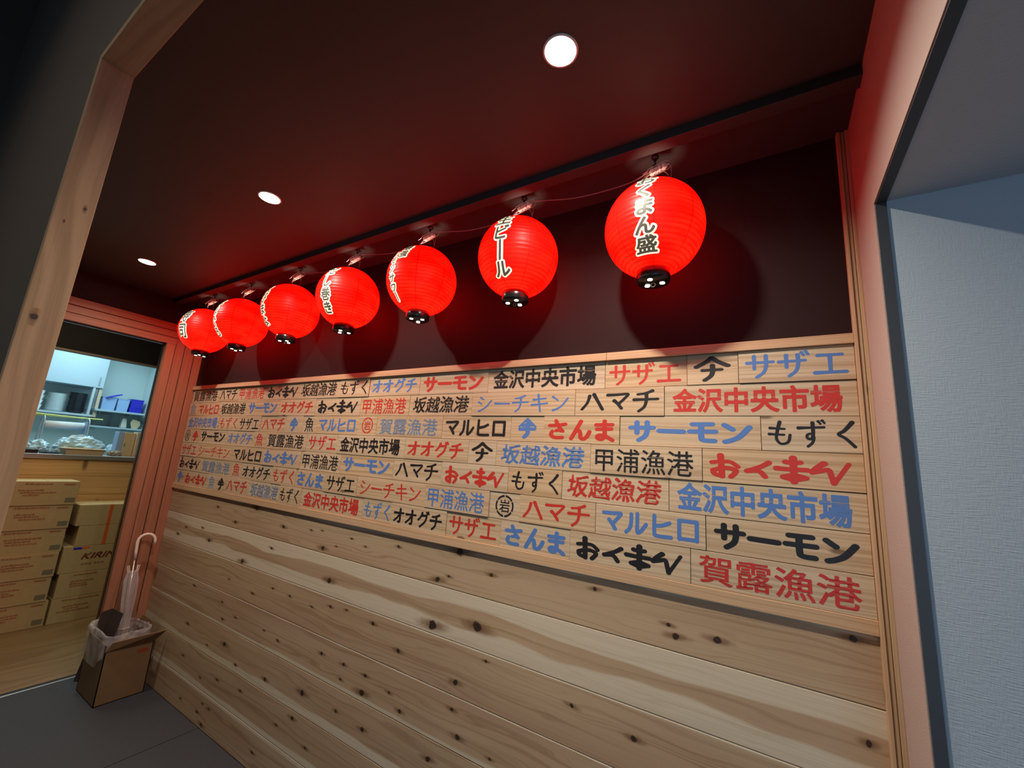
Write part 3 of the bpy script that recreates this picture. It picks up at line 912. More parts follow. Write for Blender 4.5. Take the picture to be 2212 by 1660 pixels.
def lantern_body():
    bm = bmesh.new()
    cl = bm.loops.layers.float_color.new('rib')
    n, ns = 64, 26
    rings, tone = [], []
    phi0, phi1 = math.asin(LBOT / LZ), math.asin(LT / LZ)
    m = ns * 3
    for i in range(m + 1):
        ph = phi0 + (phi1 - phi0) * i / m
        z = LZ * math.sin(ph)
        g = .0016 if i % 3 == 0 else 0.0
        r = lrad(z) - g
        tone.append(1.0 if i % 3 == 0 else 0.0)
        rings.append([bm.verts.new((r * math.cos(2 * math.pi * q / n), r * math.sin(2 * math.pi * q / n), z)) for q in range(n)])
    idx = {}
    for i in range(m):
        for q in range(n):
            f = bm.faces.new((rings[i][q], rings[i][(q + 1) % n], rings[i + 1][(q + 1) % n], rings[i + 1][q]))
            f.smooth = True
            for lp, tt in zip(f.loops, (tone[i], tone[i], tone[i + 1], tone[i + 1])): lp[cl] = (tt, tt, tt, 1)
    me = bpy.data.meshes.new('lantern_shade'); bm.to_mesh(me); bm.free()
    me.materials.append(M['lantern'])
    return me
BODY = lantern_body()

ST['|'] = [([(50, 98), (52, 50), (48, 2)], 1.1)]
def char_bm(ch, off=0):
    """one character as a flat mesh centred in a unit cell"""
    bm = bmesh.new()
    if ch == '|':
        strokes(bm, '|', .07, .1)
        for v in bm.verts: v.co.x -= .5; v.co.y -= .5; v.co.z = 0
    else:
        me = font_mesh(ch, off)
        bm.from_mesh(me)
        bpy.data.meshes.remove(me)
        for v in bm.verts: v.co.x -= .5; v.co.y -= .38
    return bm

def lantern_text(cols, psi, root):
    """cols: (text, u offset, top v, bottom v, cell width)"""
    bi, bw = bmesh.new(), bmesh.new()
    for text, u0, vt, vb, cw in cols:
        chh = (vt - vb) / len(text)
        for i, ch in enumerate(text):
            cb = char_bm(ch)
            vc = vt - chh * (i + .5)
            for v in cb.verts:
                v.co.x = u0 + v.co.x * cw + .05 * cw * v.co.y
                v.co.y = vc + v.co.y * chh * 1.0
            wd = min(.0066, cw * .17)
            # pale outline: a band along every contour
            for e in [e for e in cb.edges if len(e.link_faces) < 2]:
                a, b = e.verts[0].co.copy(), e.verts[1].co.copy()
                d = (b - a)
                if d.length < 1e-7: continue
                nn = Vector((-d.y, d.x, 0)).normalized() * wd
                bw.faces.new([bw.verts.new(p) for p in (a - nn, b - nn, b + nn, a + nn)])
                bw.faces.new([bw.verts.new((a.x + wd * math.cos(q * math.pi / 4), a.y + wd * math.sin(q * math.pi / 4), 0)) for q in range(8)])
            tmp = bpy.data.meshes.new('tmp'); cb.to_mesh(tmp); cb.free()
            bw.from_mesh(tmp)
            bpy.data.meshes.remove(tmp)
            cb = char_bm(ch, .030)
            for v in cb.verts:
                v.co = Vector((u0 + v.co.x * cw + .05 * cw * v.co.y, vc + v.co.y * chh, 0))
            tmp = bpy.data.meshes.new('tmp'); cb.to_mesh(tmp); cb.free()
            bi.from_mesh(tmp)
            bpy.data.meshes.remove(tmp)
    for bm, off, name, mat in ((bw, .0009, 'lettering_outline', M['lettwhite']), (bi, .0018, 'lettering', M['ink'])):
        bmesh.ops.triangulate(bm, faces=bm.faces[:])
        for _ in range(4):
            long = [e for e in bm.edges if e.calc_length() > .012]
            if not long: break
            bmesh.ops.subdivide_edges(bm, edges=long, cuts=1)
            bmesh.ops.triangulate(bm, faces=[f for f in bm.faces if len(f.verts) > 3])
        for v in bm.verts:
            u, vv = v.co.x, v.co.y
            z = LZ * math.sin(max(-1.2, min(1.2, vv / LZ)))
            r = lrad(z) + off
            a = psi + u / max(lrad(z), .075)
            v.co = Vector((r * math.cos(a), r * math.sin(a), z * (1 + off / LZ)))
        obj(name, bm, mat, root)

LX = [-.2665, -.729, -1.185, -1.650, -2.119, -2.621, -3.082]
LZC = [2.138, 2.147, 2.142, 2.143, 2.143, 2.141, 2.143]
LTX = [
 ([('おくまん盛', 0, .116, -.134, .056)], -87),
 ([('生ビ|ル', 0, .114, -.128, .056)], -84),
 ([('レモンサワ|', -.018, .088, -.128, .036), ('最強', .024, .118, .040, .036)], -93),
 ([('だし巻き', 0, .116, -.126, .050)], -79),
 ([('えびまよ', 0, .112, -.124, .042)], -93),
 ([('本まぐろ', 0, .118, -.126, .042)], -91),
 ([('寿司', 0, .108, -.090, .066)], -77)]
LLAB = ['lit red paper lantern lettered with five characters, end of the row by the cream pier',
        'lit red paper lantern lettered for draught beer, second from the cream pier',
        'lit red paper lantern with two columns of lettering, third from the cream pier',
        'lit red paper lantern lettered for rolled omelette, in the middle of the row',
        'lit red paper lantern third from the far doorway, narrow sliver of lettering',
        'lit red paper lantern second from the far doorway, overlapping the last one',
        'lit red paper lantern with two big characters, last before the far doorway']
LY = -.155
for i, (lx, lz) in enumerate(zip(LX, LZC)):
    root = empty('paper_lantern', (lx, LY, lz), LLAB[i], 'lantern', 'red lanterns in a row under the ceiling')
    sh = obj('lantern_shade', BODY, None, root)
    sh.rotation_euler.z = i * 1.37
    lantern_text(LTX[i][0], math.radians(LTX[i][1]), root)
    # black cap with its lit vent holes
    bm = lathe(bmesh.new(), [(.0425, -.128), (.0465, -.131), (.0465, -.160), (.044, -.165), (.0, -.166)], 40)
    cap = obj('bottom_cap', bm, M['blackgloss'], root, True)
    for k in range(3):
        a = i * .9 + k * 2 * math.pi / 3 + .4
        obj('vent_hole', lathe(bmesh.new(), [(.0, -.1672), (.0072, -.1672), (.0072, -.1655)], 14, .025 * math.cos(a), .025 * math.sin(a)), M['hole'], cap)
    bm = bmesh.new()
    tube(bm, [(.006 * math.cos(a), .0, -.172 + .006 * math.sin(a)) for a in [q * math.pi / 6 for q in range(13)]], .0009, 6)
    obj('pull_ring', bm, M['wire'], cap)
    # top ring, wire bail, connector and ceiling hook
    bm = lathe(bmesh.new(), [(.040, .130), (.0475, .131), (.0475, .139), (.040, .140), (.040, .130)], 40)
    obj('top_ring', bm, M['blackgloss'], root, True)
    bm = bmesh.new()
    tube(bm, catmull([(-.046, 0, .136), (-.040, 0, .172), (-.012, 0, .196), (.012, 0, .196), (.040, 0, .172), (.046, 0, .136)], 6), .0010, 6)
    obj('wire_bail', bm, M['wire'], root)
    zt = CEIL - lz
    bm = bmesh.new()
    tube(bm, [(0, .012, zt), (0, .012, zt - .018)], .004, 8)
    tube(bm, catmull([(0, .012, zt - .016), (0, .019, zt - .030), (0, .012, zt - .044), (0, .0, zt - .050), (0, -.006, zt - .040)], 6), .0026, 8)
    lathe(bm, [(.0, zt), (.011, zt), (.011, zt - .005), (.004, zt - .009), (.0, zt - .009)], 16, 0, .012)
    obj('ceiling_hook', bm, M['darkmetal'], root)
    con = bx(-.026, .026, -.008, .008, -.0055, .0055, .002)
    for q in (-.018, -.006, .006, .018): box(con, q - .0045, q + .0045, -.0092, .0092, -.0068, .0068, .001)
    c = obj('connector', con, M['clearplug'], root)
    c.location = (.012, -.002, .196); c.rotation_euler = (.2, -.42, .25)
    bm = bmesh.new()
    tube(bm, catmull([(-.046, -.009, .004), (-.030, -.010, .006), (-.024, -.0115, .009), (.024, -.0115, .009), (.031, -.010, .006), (.044, -.009, .006)], 4), .0009, 6)
    tube(bm, catmull([(-.046, .004, -.006), (-.028, .008, -.008), (.028, .010, -.008), (.044, .008, -.002)], 4), .0009, 6)
    for q in (-.014, .002, .016): tube(bm, [(q, -.0105, .0085), (q + .004, -.010, -.008), (q + .004, .010, -.008)], .0007, 5)
    obj('connector_clip', bm, M['wire'], c)
    nx = LX[i - 1] if i else .20
    gap = nx - lx
    if i:
        cb = tube(bmesh.new(), catmull([(.042, -.004, .210), (.075, .012, .212), (gap * .45, .03, .196), (gap * .8, .03, .193), (gap - .016, .0, .190)], 6), .0022, 6)
        wh = ['first', 'second', 'third', 'fourth', 'fifth', 'sixth'][i - 1]
        tag(obj('power_cord', cb, M['cord'], None, True, (lx, LY, lz)), 'grey flex between two lantern connectors, %s gap from the cream pier' % wh, 'cord', 'flex cords linking the lanterns')
    bm = bmesh.new()
    tube(bm, catmull([(-.012, -.004, .186), (-.028, -.004, .172), (-.028, -.002, .132)], 5), .0026, 6)
    obj('cord', bm, M['cord'], root)
    bm = bmesh.new()
    tube(bm, catmull([(.034, -.004, .204), (.048, -.004, .198), (.050, -.002, .166), (.042, 0, .136)], 5), .0012, 6)
    obj('safety_wire', bm, M['cord'], root)
    # light leaving the open top of the paper shade
    d = bpy.data.lights.new('lantern_top_light', 'SPOT')
    d.energy = .55; d.color = (1.0, .86, .68); d.spot_size = math.radians(62); d.spot_blend = .5; d.shadow_soft_size = .02
    o = bpy.data.objects.new('lantern_top_light', d); COL.objects.link(o)
    o.parent = root; o.location = (0, 0, .10); o.rotation_euler = (math.pi, 0, 0)

# ------------------------------------------------------------------ recessed ceiling lamps
M['bulb'] = emit('lit_lamp_face', (1.0, .97, .90), 14.0)
M['reflector'] = plain('white_lamp_reflector', (.80, .82, .76), .25, var=.02)
DLAB = ['recessed ceiling lamp nearest the cream lintel, glaring white', 'recessed ceiling lamp in the middle of the passage ceiling', 'recessed ceiling lamp at the far end above the doorway']
for i, (cx, cy) in enumerate(DL):
    root = empty('ceiling_lamp', (cx, cy, CEIL), DLAB[i], 'ceiling lamp', 'recessed lamps along the ceiling')
    obj('trim_ring', lathe(bmesh.new(), [(.0352, .001), (.0352, -.0022), (.0385, -.0030), (.0415, -.0012), (.0415, .0005)], 40), M['reflector'], root, True)
    obj('reflector', lathe(bmesh.new(), [(.0355, -.001), (.0345, .016), (.029, .046), (.0, .048)], 40), M['reflector'], root, True)
    obj('lamp_face', lathe(bmesh.new(), [(.0, .020), (.026, .022), (.026, .042), (.0, .043)], 32), M['bulb'], root, True)
    d = bpy.data.lights.new('ceiling_lamp_light', 'AREA')
    d.shape = 'DISK'; d.size = .05; d.energy = [17.5, 14.5, 9.5][i]; d.color = (1.0, .94, .81); d.spread = math.radians(170)
    o = bpy.data.objects.new('ceiling_lamp_light', d); COL.objects.link(o)
    o.parent = root; o.location = (0, 0, .0155)
# ------------------------------------------------------------------ stacked cartons in the hall
def carton(name, x0, x1, y0, y1, z0, z1, label, prints, tape=None, group='beer cartons stacked in the hall', rz=0.0):
    cx, cy = (x0 + x1) / 2, (y0 + y1) / 2
    root = empty(name, (cx, cy, z0), label, 'carton', group, rz)
    w, d, h = (x1 - x0) / 2, (y1 - y0) / 2, z1 - z0
    bm = bx(-w, w, -d, d, 0, h - .0035, .0025)
    obj('carton_body', bm, M['cardboard'], root)
    bm = bmesh.new()
    box(bm, -w + .001, w - .001, -d + .001, -.001, h - .0033, h, .0008)
    box(bm, -w + .001, w - .001, .001, d - .001, h - .0033, h, .0008)
    obj('top_flap', bm, M['cardboard'], root)
    if prints:
        for line in sorted({p[2] for p in prints}):
            bm = bmesh.new()
            for (a, b, c, e) in prints:
                if c != line: continue
                quad(bm, (w + .0006, -d + a * 2 * d, c * h), (w + .0006, -d + b * 2 * d, c * h), (w + .0006, -d + b * 2 * d, e * h), (w + .0006, -d + a * 2 * d, e * h))
            obj('printed_line', bm, M['print'], root)
        bm = bmesh.new()
        quad(bm, (w + .0007, d * .62, .10 * h), (w + .0007, d * .94, .10 * h), (w + .0007, d * .94, .30 * h), (w + .0007, d * .62, .30 * h))
        obj('printed_panel', bm, M['printgrey'], root)
    if tape:
        bm = bx(w - .0, w + .0008, tape - .011, tape + .011, 0.002, h - .002)
        obj('sealing_tape', bm, M['orange'], root)
    return root, w, d, h
rp = random.Random(5)
def prints():
    out = []
    for c in (.86, .60, .50, .40):
        a = rp.uniform(.08, .2)
        L = rp.uniform(.25, .5)
        while a < .12 + L:
            b = a + rp.uniform(.02, .07)
            out.append((a, b, c, c + rp.uniform(.045, .075)))
            a = b + .008
    out += [(.74, .92, .84, .91)]
    return out
ly = [-.158, -.166, -.170, -.176, -.180, -.161]
zs = [.8835 + .0005, .7075, .531, .3545, .178, .0005]
nm = ['topmost of the taller stack', 'second from the top of the taller stack', 'third from the top of the taller stack',
      'fourth from the top of the taller stack', 'fifth from the top of the taller stack', 'lowest of the taller stack']
for k in range(6):
    carton('beer_carton', -4.985, -4.70 - .004 * ((k * 7) % 3), ly[k] - .352 + .01 * (k % 2), ly[k], zs[k], zs[k] + .176, 'kraft cardboard beer carton with faint red print, ' + nm[k], prints())
rt = [(-.126, .7145, .876, 'plain kraft carton with orange tape, topmost of the lower stack', False, .195),
      (-.100, .5585, .7142, 'plain kraft carton with orange tape, second in the lower stack', False, .17),
      (-.156, .3605, .5582, 'kraft beer carton with large dark red capitals, middle of the lower stack', None, None),
      (-.143, .1805, .3602, 'kraft beer carton with faint red print, under the one with large capitals', True, None),
      (-.147, .0005, .1802, 'kraft beer carton with faint red print, on the floor under the lower stack', True, None)]
for y0, z0, z1, lab, pr, tp in rt:
    root, w, d, h = carton('beer_carton', -4.985, -4.705, y0, y0 + .41, z0, z1, lab, prints() if pr else None, (tp - .205) if tp else None)
    if pr is None:
        me = normalise(font_mesh('KIRIN', .022))
        for v in me.vertices:
            v.co = Vector((0, (v.co.x + .10 * v.co.y) * .20, v.co.y * .046))
        obj('brand_lettering', me, M['printred'], root, loc=(w + .0008, .066 - d + .156 - .001, .118))
        bm = bmesh.new()
        for a in (0, 1):
            for q in range(3):
                y = -.035 + .156 - d + a * .075 + q * .022
                box(bm, w, w + .0008, y, y + .017, .052, .066)
        obj('small_lettering', bm, M['print'], root)
        bm = bx(w, w + .0008, -d + .055, -d + .105, h - .024, h - .008)
        obj('blue_label', bm, M['blue'], root)
        bm = bx(w, w + .0008, -d + .107, -d + .150, h - .022, h - .008)
        obj('red_label', bm, M['orange'], root)

# ------------------------------------------------------------------ open cardboard box used as an umbrella stand
BX0, BX1, BY0, BY1, BH = -3.425, -3.140, -.262, -.045, .272
root = empty('cardboard_box', ((BX0 + BX1) / 2, (BY0 + BY1) / 2, .002), 'open brown cardboard box on the mat holding a clear umbrella', 'box')
w, d = (BX1 - BX0) / 2, (BY1 - BY0) / 2
th = .004
bm = bx(-w, w, -d, d, 0, th)
box(bm, -w, -w + th, -d, d, 0, BH)
box(bm, w - th, w, -d, d, 0, BH)
box(bm, -w, w, -d, -d + th, 0, BH + .03)
box(bm, -w, w, d - th, d, 0, BH)
obj('box_body', bm, M['cardboard2'], root)
def flap(bm, pts, n):
    n = Vector(n).normalized() * .004
    a = [bm.verts.new(Vector(p)) for p in pts]
    b = [bm.verts.new(Vector(p) + n) for p in pts]
    bm.faces.new(a[::-1]); bm.faces.new(b)
    for i in range(len(a)):
        j = (i + 1) % len(a)
        bm.faces.new((a[i], a[j], b[j], b[i]))
    bmesh.ops.recalc_face_normals(bm, faces=bm.faces[:])
    return bm
obj('box_flap', flap(bmesh.new(), [(w, -d, BH), (w, d, BH), (w + .05, d + .034, BH + .062), (w + .012, -d + .02, BH + .046)], (1, 0, -.6)), M['cardboard2'], root)
obj('box_flap', flap(bmesh.new(), [(-w, d, BH), (w - .06, d, BH), (w - .07, d + .012, BH + .075), (-w + .02, d + .014, BH + .075)], (0, 1, 0)), M['cardboard2'], root)
obj('box_flap', flap(bmesh.new(), [(-w, -d + .01, BH), (-w, d, BH), (-w - .02, d - .01, BH + .10), (-w - .02, -d + .03, BH + .10)], (-1, 0, -.2)), M['cardboard2'], root)
obj('tape_label', bx(w, w + .0008, d - .07, d - .02, BH - .05, BH - .03), M['printred'], root)

# dark folded card standing in the box
bm = flap(bmesh.new(), [(-.062, 0, -.20), (.062, 0, -.20), (.058, .0, .20), (-.066, 0, .19)], (0, 1, 0))
flap(bm, [(-.062, 0, -.20), (-.066, 0, .19), (-.095, -.03, .165), (-.09, -.03, -.20)], (-.6, .6, 0))
o = tag(obj('dark_card', bm, plain('dark_brown_card', (.045, .030, .026), .6), None, loc=(-3.335, -.215, .232)), 'dark folded card sticking up out of the cardboard box', 'card')
o.rotation_euler = (-.12, .10, .10)

# thin clear bag lining the box and folded out over its rim
bm = bmesh.new()
nu, nv = 84, 26
grid = []
for j in range(nv):
    s = j / (nv - 1)
    row = []
    for i in range(nu):
        a = 2 * math.pi * i / nu
        ca, sa_ = math.cos(a), math.sin(a)
        k = 1 / max(abs(ca), abs(sa_))
        k = min(k, 1.25)
        ex, ey = w * ca * k, d * sa_ * k
        near = max(0.0, min(1.0, (.35 - .6 * ca - .9 * sa_)))        # the side folded out over the rim
        if s < .5:
            q = s / .5
            z = .06 + (BH + .03 + .035 * near - .06) * q
            f = .80 + .13 * q
        else:
            q = (s - .5) / .5
            f = .93 + (.22 * math.sin(min(1, q * 1.6) * math.pi / 2)) * near - .20 * q * (1 - near)
            z = BH + .03 + .035 * near + .030 * math.sin(q * math.pi) - near * .16 * q * q
        c = Vector((ca * 2.2, sa_ * 2.2, s * 3))
        nz = mnoise.noise(c * 1.2) * .020 + abs(mnoise.noise(c * 2.6)) * .020 + abs(mnoise.noise(c * 6)) * .006
        amp = .25 + .75 * max(0, (s - .3) / .7)
        row.append(bm.verts.new((ex * f + ca * nz * amp * .9, ey * f + sa_ * nz * amp * .9, z + nz * amp * .9)))
    grid.append(row)
for j in range(nv - 1):
    for i in range(nu):
        bm.faces.new((grid[j][i], grid[j][(i + 1) % nu], grid[j + 1][(i + 1) % nu], grid[j + 1][i]))
o = obj('plastic_bag', bm, M['film'], None, True, loc=((BX0 + BX1) / 2, (BY0 + BY1) / 2, .006))
tag(o, 'crumpled clear plastic bag lining the open cardboard box', 'bag')

# clear umbrella leaning in the corner, handle up
root = empty('umbrella', (-3.255, -.150, .03), 'clear vinyl umbrella with an ivory crook handle standing in the cardboard box', 'umbrella')
base, topp = Vector((0, 0, 0)), Vector((-.118, .002, .675))
ax = (topp - base).normalized()
side = Vector((.25, 1.0, 0)); side = (side - ax * side.dot(ax)).normalized()
def along(s, q=0.0): return base + ax * s + side * q
L = (topp - base).length
tube_bm = tube(bmesh.new(), [along(0), along(L)], .0045, 10)
obj('shaft', tube_bm, M['steel'], root, True)
pts = [along(L - .005), along(L + .04), along(L + .095)] + [along(L + .095 + .042 * math.sin(a), .042 - .042 * math.cos(a)) for a in [math.pi * q / 8 for q in range(1, 9)]] + [along(L + .072, .085)]
obj('handle', tube(bmesh.new(), pts, .0085, 12), M['ivory'], root, True)
bm = bmesh.new()
n = 48
prof = [(.010, .02), (.015, .10), (.021, .22), (.024, .34), (.031, .46), (.033, .56), (.023, .615)]
e1 = side; e2 = ax.cross(side)
rings = []
for r, s in prof:
    ring = []
    for q in range(n):
        a = 2 * math.pi * q / n
        rr = r * (1 + .16 * math.cos(8 * a + s * 5) + .05 * math.sin(3 * a + s * 20))
        ring.append(bm.verts.new(along(s) + (e1 * math.cos(a) + e2 * math.sin(a)) * rr))
    rings.append(ring)
for a, b in zip(rings[:-1], rings[1:]):
    for q in range(n): bm.faces.new((a[q], a[(q + 1) % n], b[(q + 1) % n], b[q]))
obj('canopy', bm, M['vinyl'], root, True)
for q in range(8):
    a = 2 * math.pi * q / 8
    p = along(.605) + (e1 * math.cos(a) + e2 * math.sin(a)) * .023
    tip = along(.645) + (e1 * math.cos(a) + e2 * math.sin(a)) * .030
    obj('rib_tip', tube(bmesh.new(), [p, tip], .0022, 6), M['ivory'], root)
    obj('rib', tube(bmesh.new(), [along(.05) + (e1 * math.cos(a) + e2 * math.sin(a)) * .008, along(.34) + (e1 * math.cos(a) + e2 * math.sin(a)) * .016, p], .0012, 5), M['wire'], root)
bm = bmesh.new()
tube(bm, [along(.30) + (e1 * math.cos(a) + e2 * math.sin(a)) * .028 for a in [q * math.pi / 10 for q in range(21)]], .004, 6)
obj('strap', bm, M['vinyl'], root)

# ------------------------------------------------------------------ counter and kitchen
root = empty('serving_counter', (-5.3, -.5, 0), 'board fronted serving counter behind the stacked cartons', 'counter')
bm = bmesh.new()
for k in range(8):
    z0 = .155 * k
    box(bm, .25, .30, -1.68, 1.6, z0 + .001, min(z0 + .154, 1.218), .0015)
obj('front_board', bm, M['counterwood'], root)
bm = bx(-.28, .31, -1.68, 1.26, 1.219, 1.255, .003)
obj('worktop', bm, M['steel'], root)
obj('counter_body', bx(-.26, .25, -1.68, 1.26, .0, 1.218), M['greyshelf'], root)
CT = 1.2555

def thing1(name, bm, mat, label, cat, group=None, smooth=False, loc=None):
    return tag(obj(name, bm, mat, None, smooth, loc), label, cat, group)

# wall cupboard, open shelf under it
root = empty('wall_cupboard', (-6.8, -.3, 1.97), 'pale wall cupboard over the shelf of stacked crockery', 'cupboard')
obj('cupboard_body', bx(-.198, .13, -.9, .592, 0, .62, .002), M['cupboard'], root)
for y0, y1 in ((-.9, -.41), (-.408, .08), (.082, .592)):
    dd = obj('cupboard_door', bx(.131, .150, y0 + .002, y1 - .002, .004, .62, .002), M['cupboard'], root)
    obj('handle', bx(.151, .158, y1 - .05, y1 - .04, .03, .13, .001), M['steel'], dd)
root = empty('crockery_shelf', (-6.8, -.3, 1.635), 'grey open shelf holding white plates and black bowls', 'shelf')
obj('shelf_board', bx(-.198, .15, -.9, .545, 0, .022, .002), M['greyshelf'], root)
obj('upright', bx(.11, .15, .508, .530, .0225, .334, .001), M['greyshelf'], root)
obj('upright', bx(.09, .13, .566, .594, .0225, .334, .001), M['tanwood'], root)
obj('upright_base', bx(.09, .13, .546, .594, .0, .022, .001), M['tanwood'], root)
SH = 1.6575

def pl_bm(r, h):
    return lathe(bmesh.new(), [(0, .0), (r * .55, 0), (r * .62, h * .25), (r, h), (r - .003, h + .001), (r * .60, h * .45), (0, h * .40)], 28)
me = bpy.data.meshes.new('white_plate'); b = pl_bm(.082, .018); b.to_mesh(me); b.free()
me.materials.append(M['whiteware'])
for p in me.polygons: p.use_smooth = True
first = None
for k in range(14):
    o = bpy.data.objects.new('white_plate', me); COL.objects.link(o)
    o.location = (-6.80, -.030, SH + k * .0142)
    tag(o, 'white plate in the tall plate stack on the kitchen shelf', 'plate', 'white plates on the kitchen shelf')
me = bpy.data.meshes.new('black_bowl'); b = pl_bm(.080, .030); b.to_mesh(me); b.free()
me.materials.append(M['blackware'])
for p in me.polygons: p.use_smooth = True
for k in range(15):
    o = bpy.data.objects.new('black_bowl', me); COL.objects.link(o)
    o.location = (-6.78, .135, SH + k * .0146)
    tag(o, 'black bowl in the dark stack on the kitchen shelf', 'bowl', 'black bowls on the kitchen shelf')
me = bpy.data.meshes.new('white_cup'); b = lathe(bmesh.new(), [(0, 0), (.022, 0), (.034, .05), (.036, .058), (.033, .058), (.022, .006), (0, .006)], 24); b.to_mesh(me); b.free()
me.materials.append(M['whiteware'])
for k in range(4):
    o = bpy.data.objects.new('white_cup', me); COL.objects.link(o)
    o.location = (-6.76, -.170, SH + k * .052)
    tag(o, 'white cup in the short column at the end of the kitchen shelf', 'cup', 'white cups on the kitchen shelf')

for nm_, x0, x1, y0, y1, z0, z1, lab in (('wall_shelf', -7.0, -6.62, .262, .745, 1.711, 1.733, 'grey wall shelf carrying the blue containers'),
                                        ('low_shelf', -7.0, -6.66, .25, .745, 1.522, 1.540, 'lower grey wall shelf over the kitchen worktop')):
    root = empty(nm_, (x0, (y0 + y1) / 2, z0), lab, 'shelf')
    hy = (y1 - y0) / 2
    obj('shelf_board', bx(0, x1 - x0, -hy, hy, 0, z1 - z0, .002), M['cupboard'], root)
    for q in (-.6, .6): obj('bracket', bx(0, .16, hy * q - .008, hy * q + .008, -.02, -.0005, .002), M['greyshelf'], root)

def tub(name, x0, x1, y0, y1, z0, z1, mat, lab, cat, lid=None, group=None):
    root = empty(name, ((x0 + x1) / 2, (y0 + y1) / 2, z0), lab, cat, group)
    a, b, h = (x1 - x0) / 2, (y1 - y0) / 2, z1 - z0
    bm = bmesh.new()
    lo = [bm.verts.new((sx * a * .9, sy * b * .9, 0)) for sx, sy in ((-1, -1), (1, -1), (1, 1), (-1, 1))]
    hi = [bm.verts.new((sx * a, sy * b, h)) for sx, sy in ((-1, -1), (1, -1), (1, 1), (-1, 1))]
    inn = [bm.verts.new((sx * (a - .004), sy * (b - .004), h)) for sx, sy in ((-1, -1), (1, -1), (1, 1), (-1, 1))]
    ilo = [bm.verts.new((sx * (a * .9 - .004), sy * (b * .9 - .004), .004)) for sx, sy in ((-1, -1), (1, -1), (1, 1), (-1, 1))]
    bm.faces.new(lo[::-1]); bm.faces.new(ilo)
    for i in range(4):
        j = (i + 1) % 4
        bm.faces.new((lo[i], lo[j], hi[j], hi[i])); bm.faces.new((hi[i], hi[j], inn[j], inn[i])); bm.faces.new((inn[i], inn[j], ilo[j], ilo[i]))
    obj('tub_body', bm, mat, root)
    rim = bmesh.new()
    for (p, q) in (((-a, -b), (a, -b)), ((a, -b), (a, b)), ((a, b), (-a, b)), ((-a, b), (-a, -b))):
        tube(rim, [(p[0], p[1], h), (q[0], q[1], h)], .004, 6)
    obj('rim', rim, mat, root)
    return root
tub('storage_tub', -6.95, -6.76, .335, .468, 1.7335, 1.890, M['paleblue'], 'pale blue tub on the wall shelf with a deep blue lid tilted in it', 'tub')
tub('storage_tub', -6.95, -6.76, .478, .588, 1.7335, 1.885, M['paleblue'], 'pale blue tub on the wall shelf between the lidded tub and basket', 'tub')
o = thing1('tub_lid', bx(-.07, .07, -.075, .075, 0, .014, .004), M['blue'], 'deep blue lid leaning up out of the pale blue tub', 'lid', loc=(-6.80, .432, 1.902))
o.rotation_euler = (.42, 0, 0)
for k, zz in enumerate((1.7335, 1.800)):
    tub('blue_basket', -6.93, -6.77, .602 + .004 * k, .728, zz, zz + (.064 if k == 0 else .100), M['blue'],
        ('lower' if k == 0 else 'upper') + ' deep blue basket at the end of the wall shelf', 'basket', group='deep blue baskets')
thing1('steel_panel', bx(-6.999, -6.95, .345, .505, 1.5405, 1.69, .002), M['greybox'], 'grey panel standing on the lower kitchen shelf', 'panel')
bm = bx(-.04, .04, -.03, .03, 0, .118, .012)
for v in bm.verts: v.co.y *= 1 - .35 * v.co.z / .12; v.co.x *= 1 - .6 * v.co.z / .12
thing1('clear_packet', bm, plain('cloudy_packet', (.66, .60, .50), .25), 'cloudy plastic packet on the lower kitchen shelf', 'packet', loc=(-6.74, .571, 1.5405))
bm = bmesh.new()
flap(bm, [(0, -.030, 0), (0, .022, .0), (0, .048, .05), (0, .036, .095), (0, -.036, .115), (0, -.052, .07)], (1, 0, 0))
thing1('cutting_board', bm, M['tan'], 'small tan board propped on the lower kitchen shelf', 'board', loc=(-6.69, .672, 1.5405))

# things on the worktop
root = empty('paper_roll_holder', (-5.49, -.15, CT), 'white paper roll on a wire stand at the back of the counter', 'paper roll')
obj('paper_roll', (lambda b: tube(b, [(0, -.15, .24), (0, .10, .245)], .034, 24))(bmesh.new()), M['paper'], root, True)
bm = bmesh.new()
for y in (-.17, .12):
    tube(bm, catmull([(.07, y, .003), (.07, y, .24), (.04, y, .31), (-.02, y, .31), (-.05, y, .25), (-.06, y, .003)], 5), .005, 8)
tube(bm, [(.0, -.17, .24), (0, .12, .245)], .005, 8)
tube(bm, [(-.06, -.17, .005), (-.06, .12, .005)], .005, 8)
obj('wire_stand', bm, M['cupboard'], root, True)
obj('end_plate', bx(-.06, .06, .104, .112, .10, .29, .004), M['paleblue'], root)
for k, (a, b, lab) in enumerate((((-.29, .308), (.22, .330), 'yellow rod lying along the top of the paper roll stand'), ((-.26, .318), (.08, .3255), 'shorter yellow rod across the paper roll stand'))):
    p, q = Vector((-5.49 + .025 * k, -.15 + a[0], CT + a[1] + .010)), Vector((-5.49 + .025 * k, -.15 + b[0], CT + b[1] - .004))
    thing1('yellow_rod', tube(bmesh.new(), [p, q], .006, 10), M['yellow'], lab, 'rod', 'yellow rods')

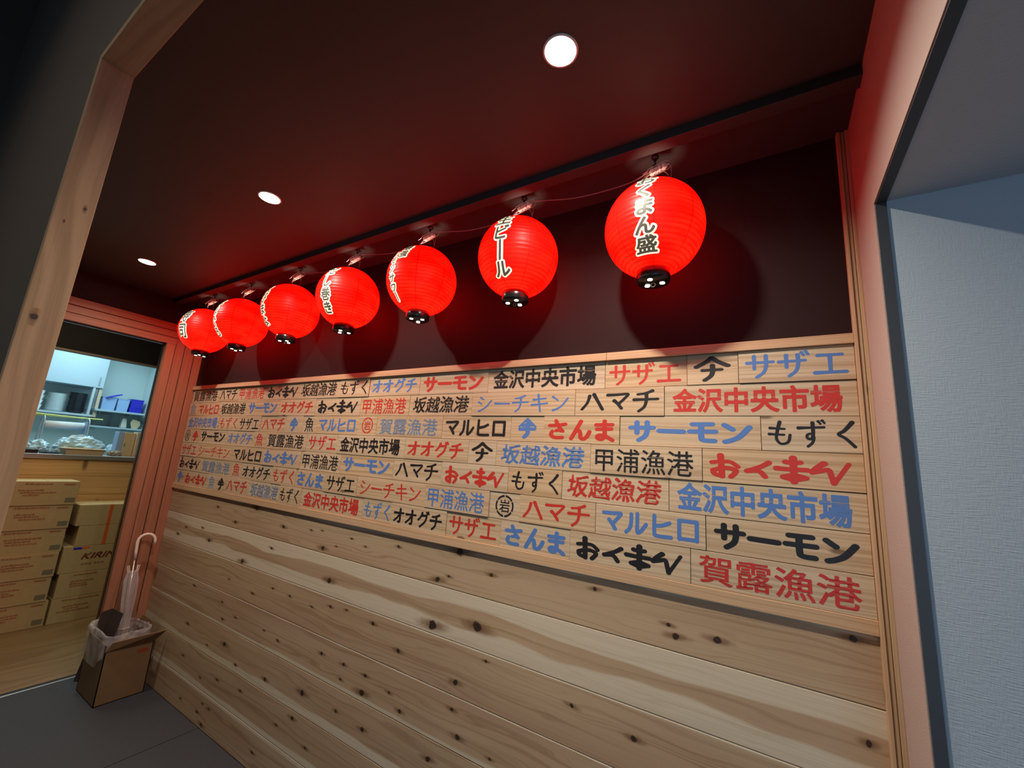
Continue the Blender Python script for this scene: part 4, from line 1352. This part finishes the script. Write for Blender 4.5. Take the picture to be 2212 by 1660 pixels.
def lump(name, loc, sx, sy, sz, mat, lab, cat, seed, rough=.22, cuts=4):
    bm = bmesh.new()
    bmesh.ops.create_icosphere(bm, subdivisions=cuts, radius=1.0)
    for v in bm.verts:
        c = v.co.copy()
        n1 = abs(mnoise.noise(c * 2.1 + Vector((seed, 0, 0)))) + .6 * abs(mnoise.noise(c * 4.7 + Vector((0, seed, 0)))) + .3 * abs(mnoise.noise(c * 9 + Vector((0, 0, seed))))
        c *= 1 + rough * (n1 - .5) * 1.6
        z = max(c.z, -.35) + .35
        v.co = Vector((c.x * sx, c.y * sy, z / 1.35 * sz))
    return thing1(name, bm, mat, lab, cat, None, False, loc)
lump('plastic_bag', (-5.31, -.085, CT), .072, .170, .165, M['bagplastic'], 'large crumpled pale plastic bag heaped on the counter', 'bag', 3)
lump('plastic_bag', (-5.30, -.345, CT), .08, .075, .105, M['bagplastic'], 'smaller crumpled pale plastic bag beside the timber post', 'bag', 8)
lump('paper_bag', (-5.16, .125, CT), .045, .050, .050, M['brownbag'], 'small brown paper bundle beside the white tray', 'bundle', 5)
lump('dark_cloth', (-5.10, -.30, CT), .04, .060, .020, plain('dark_cloth', (.03, .04, .06), .8), 'dark cloth lying at the counter edge', 'cloth', 2)
lump('plastic_bag', (-5.36, .138, CT), .05, .032, .100, M['bagplastic'], 'small grey pale bag between the large bag and cartons', 'bag', 6)
root = tub('white_tray', -5.22, -5.04, -.225, .030, CT, CT + .050, M['tan'], 'cream shallow tray at the front of the counter', 'tray')
thing1('black_tray', bx(-5.16, -5.04, -.455, -.375, CT, CT + .030, .004), M['blackware'], 'small black tray on the counter beside the timber post', 'tray')
for k, (y0, y1, x, lab) in enumerate(((.182, .262, -5.27, 'tan paper carton standing on the counter by the doorway'), (.266, .352, -5.24, 'taller cream carton partly behind the doorway frame'))):
    root = empty('paper_carton', (x, (y0 + y1) / 2, CT), lab, 'carton')
    hw_ = (y1 - y0) / 2
    obj('carton_body', bx(-.06, .06, -hw_, hw_, 0, .222 + .008 * k, .003), M['tan'], root)
    if k == 0:
        obj('side_panel', bx(-.055, .055, -hw_ - .045, -hw_ - .001, 0, .225, .003), M['paleblue'], root)
        obj('label', bx(.0602, .0608, -hw_ + .006, -hw_ + .018, .09, .12), plain('green_label', (.25, .32, .06), .6), root)
    else:
        obj('bag_wrap', bx(-.061, .0612, -hw_ - .001, hw_ + .001, .15, .2325, .003), M['film'], root)
bm = bmesh.new()
tube(bm, [(0, .03 * math.cos(a), .035 + .03 * math.sin(a)) for a in [q * math.pi / 8 for q in range(17)]], .005, 8)
thing1('tape_ring', bm, M['paper'], 'white tape roll resting on top of the cream carton', 'tape', loc=(-5.24, .335, CT + .230))
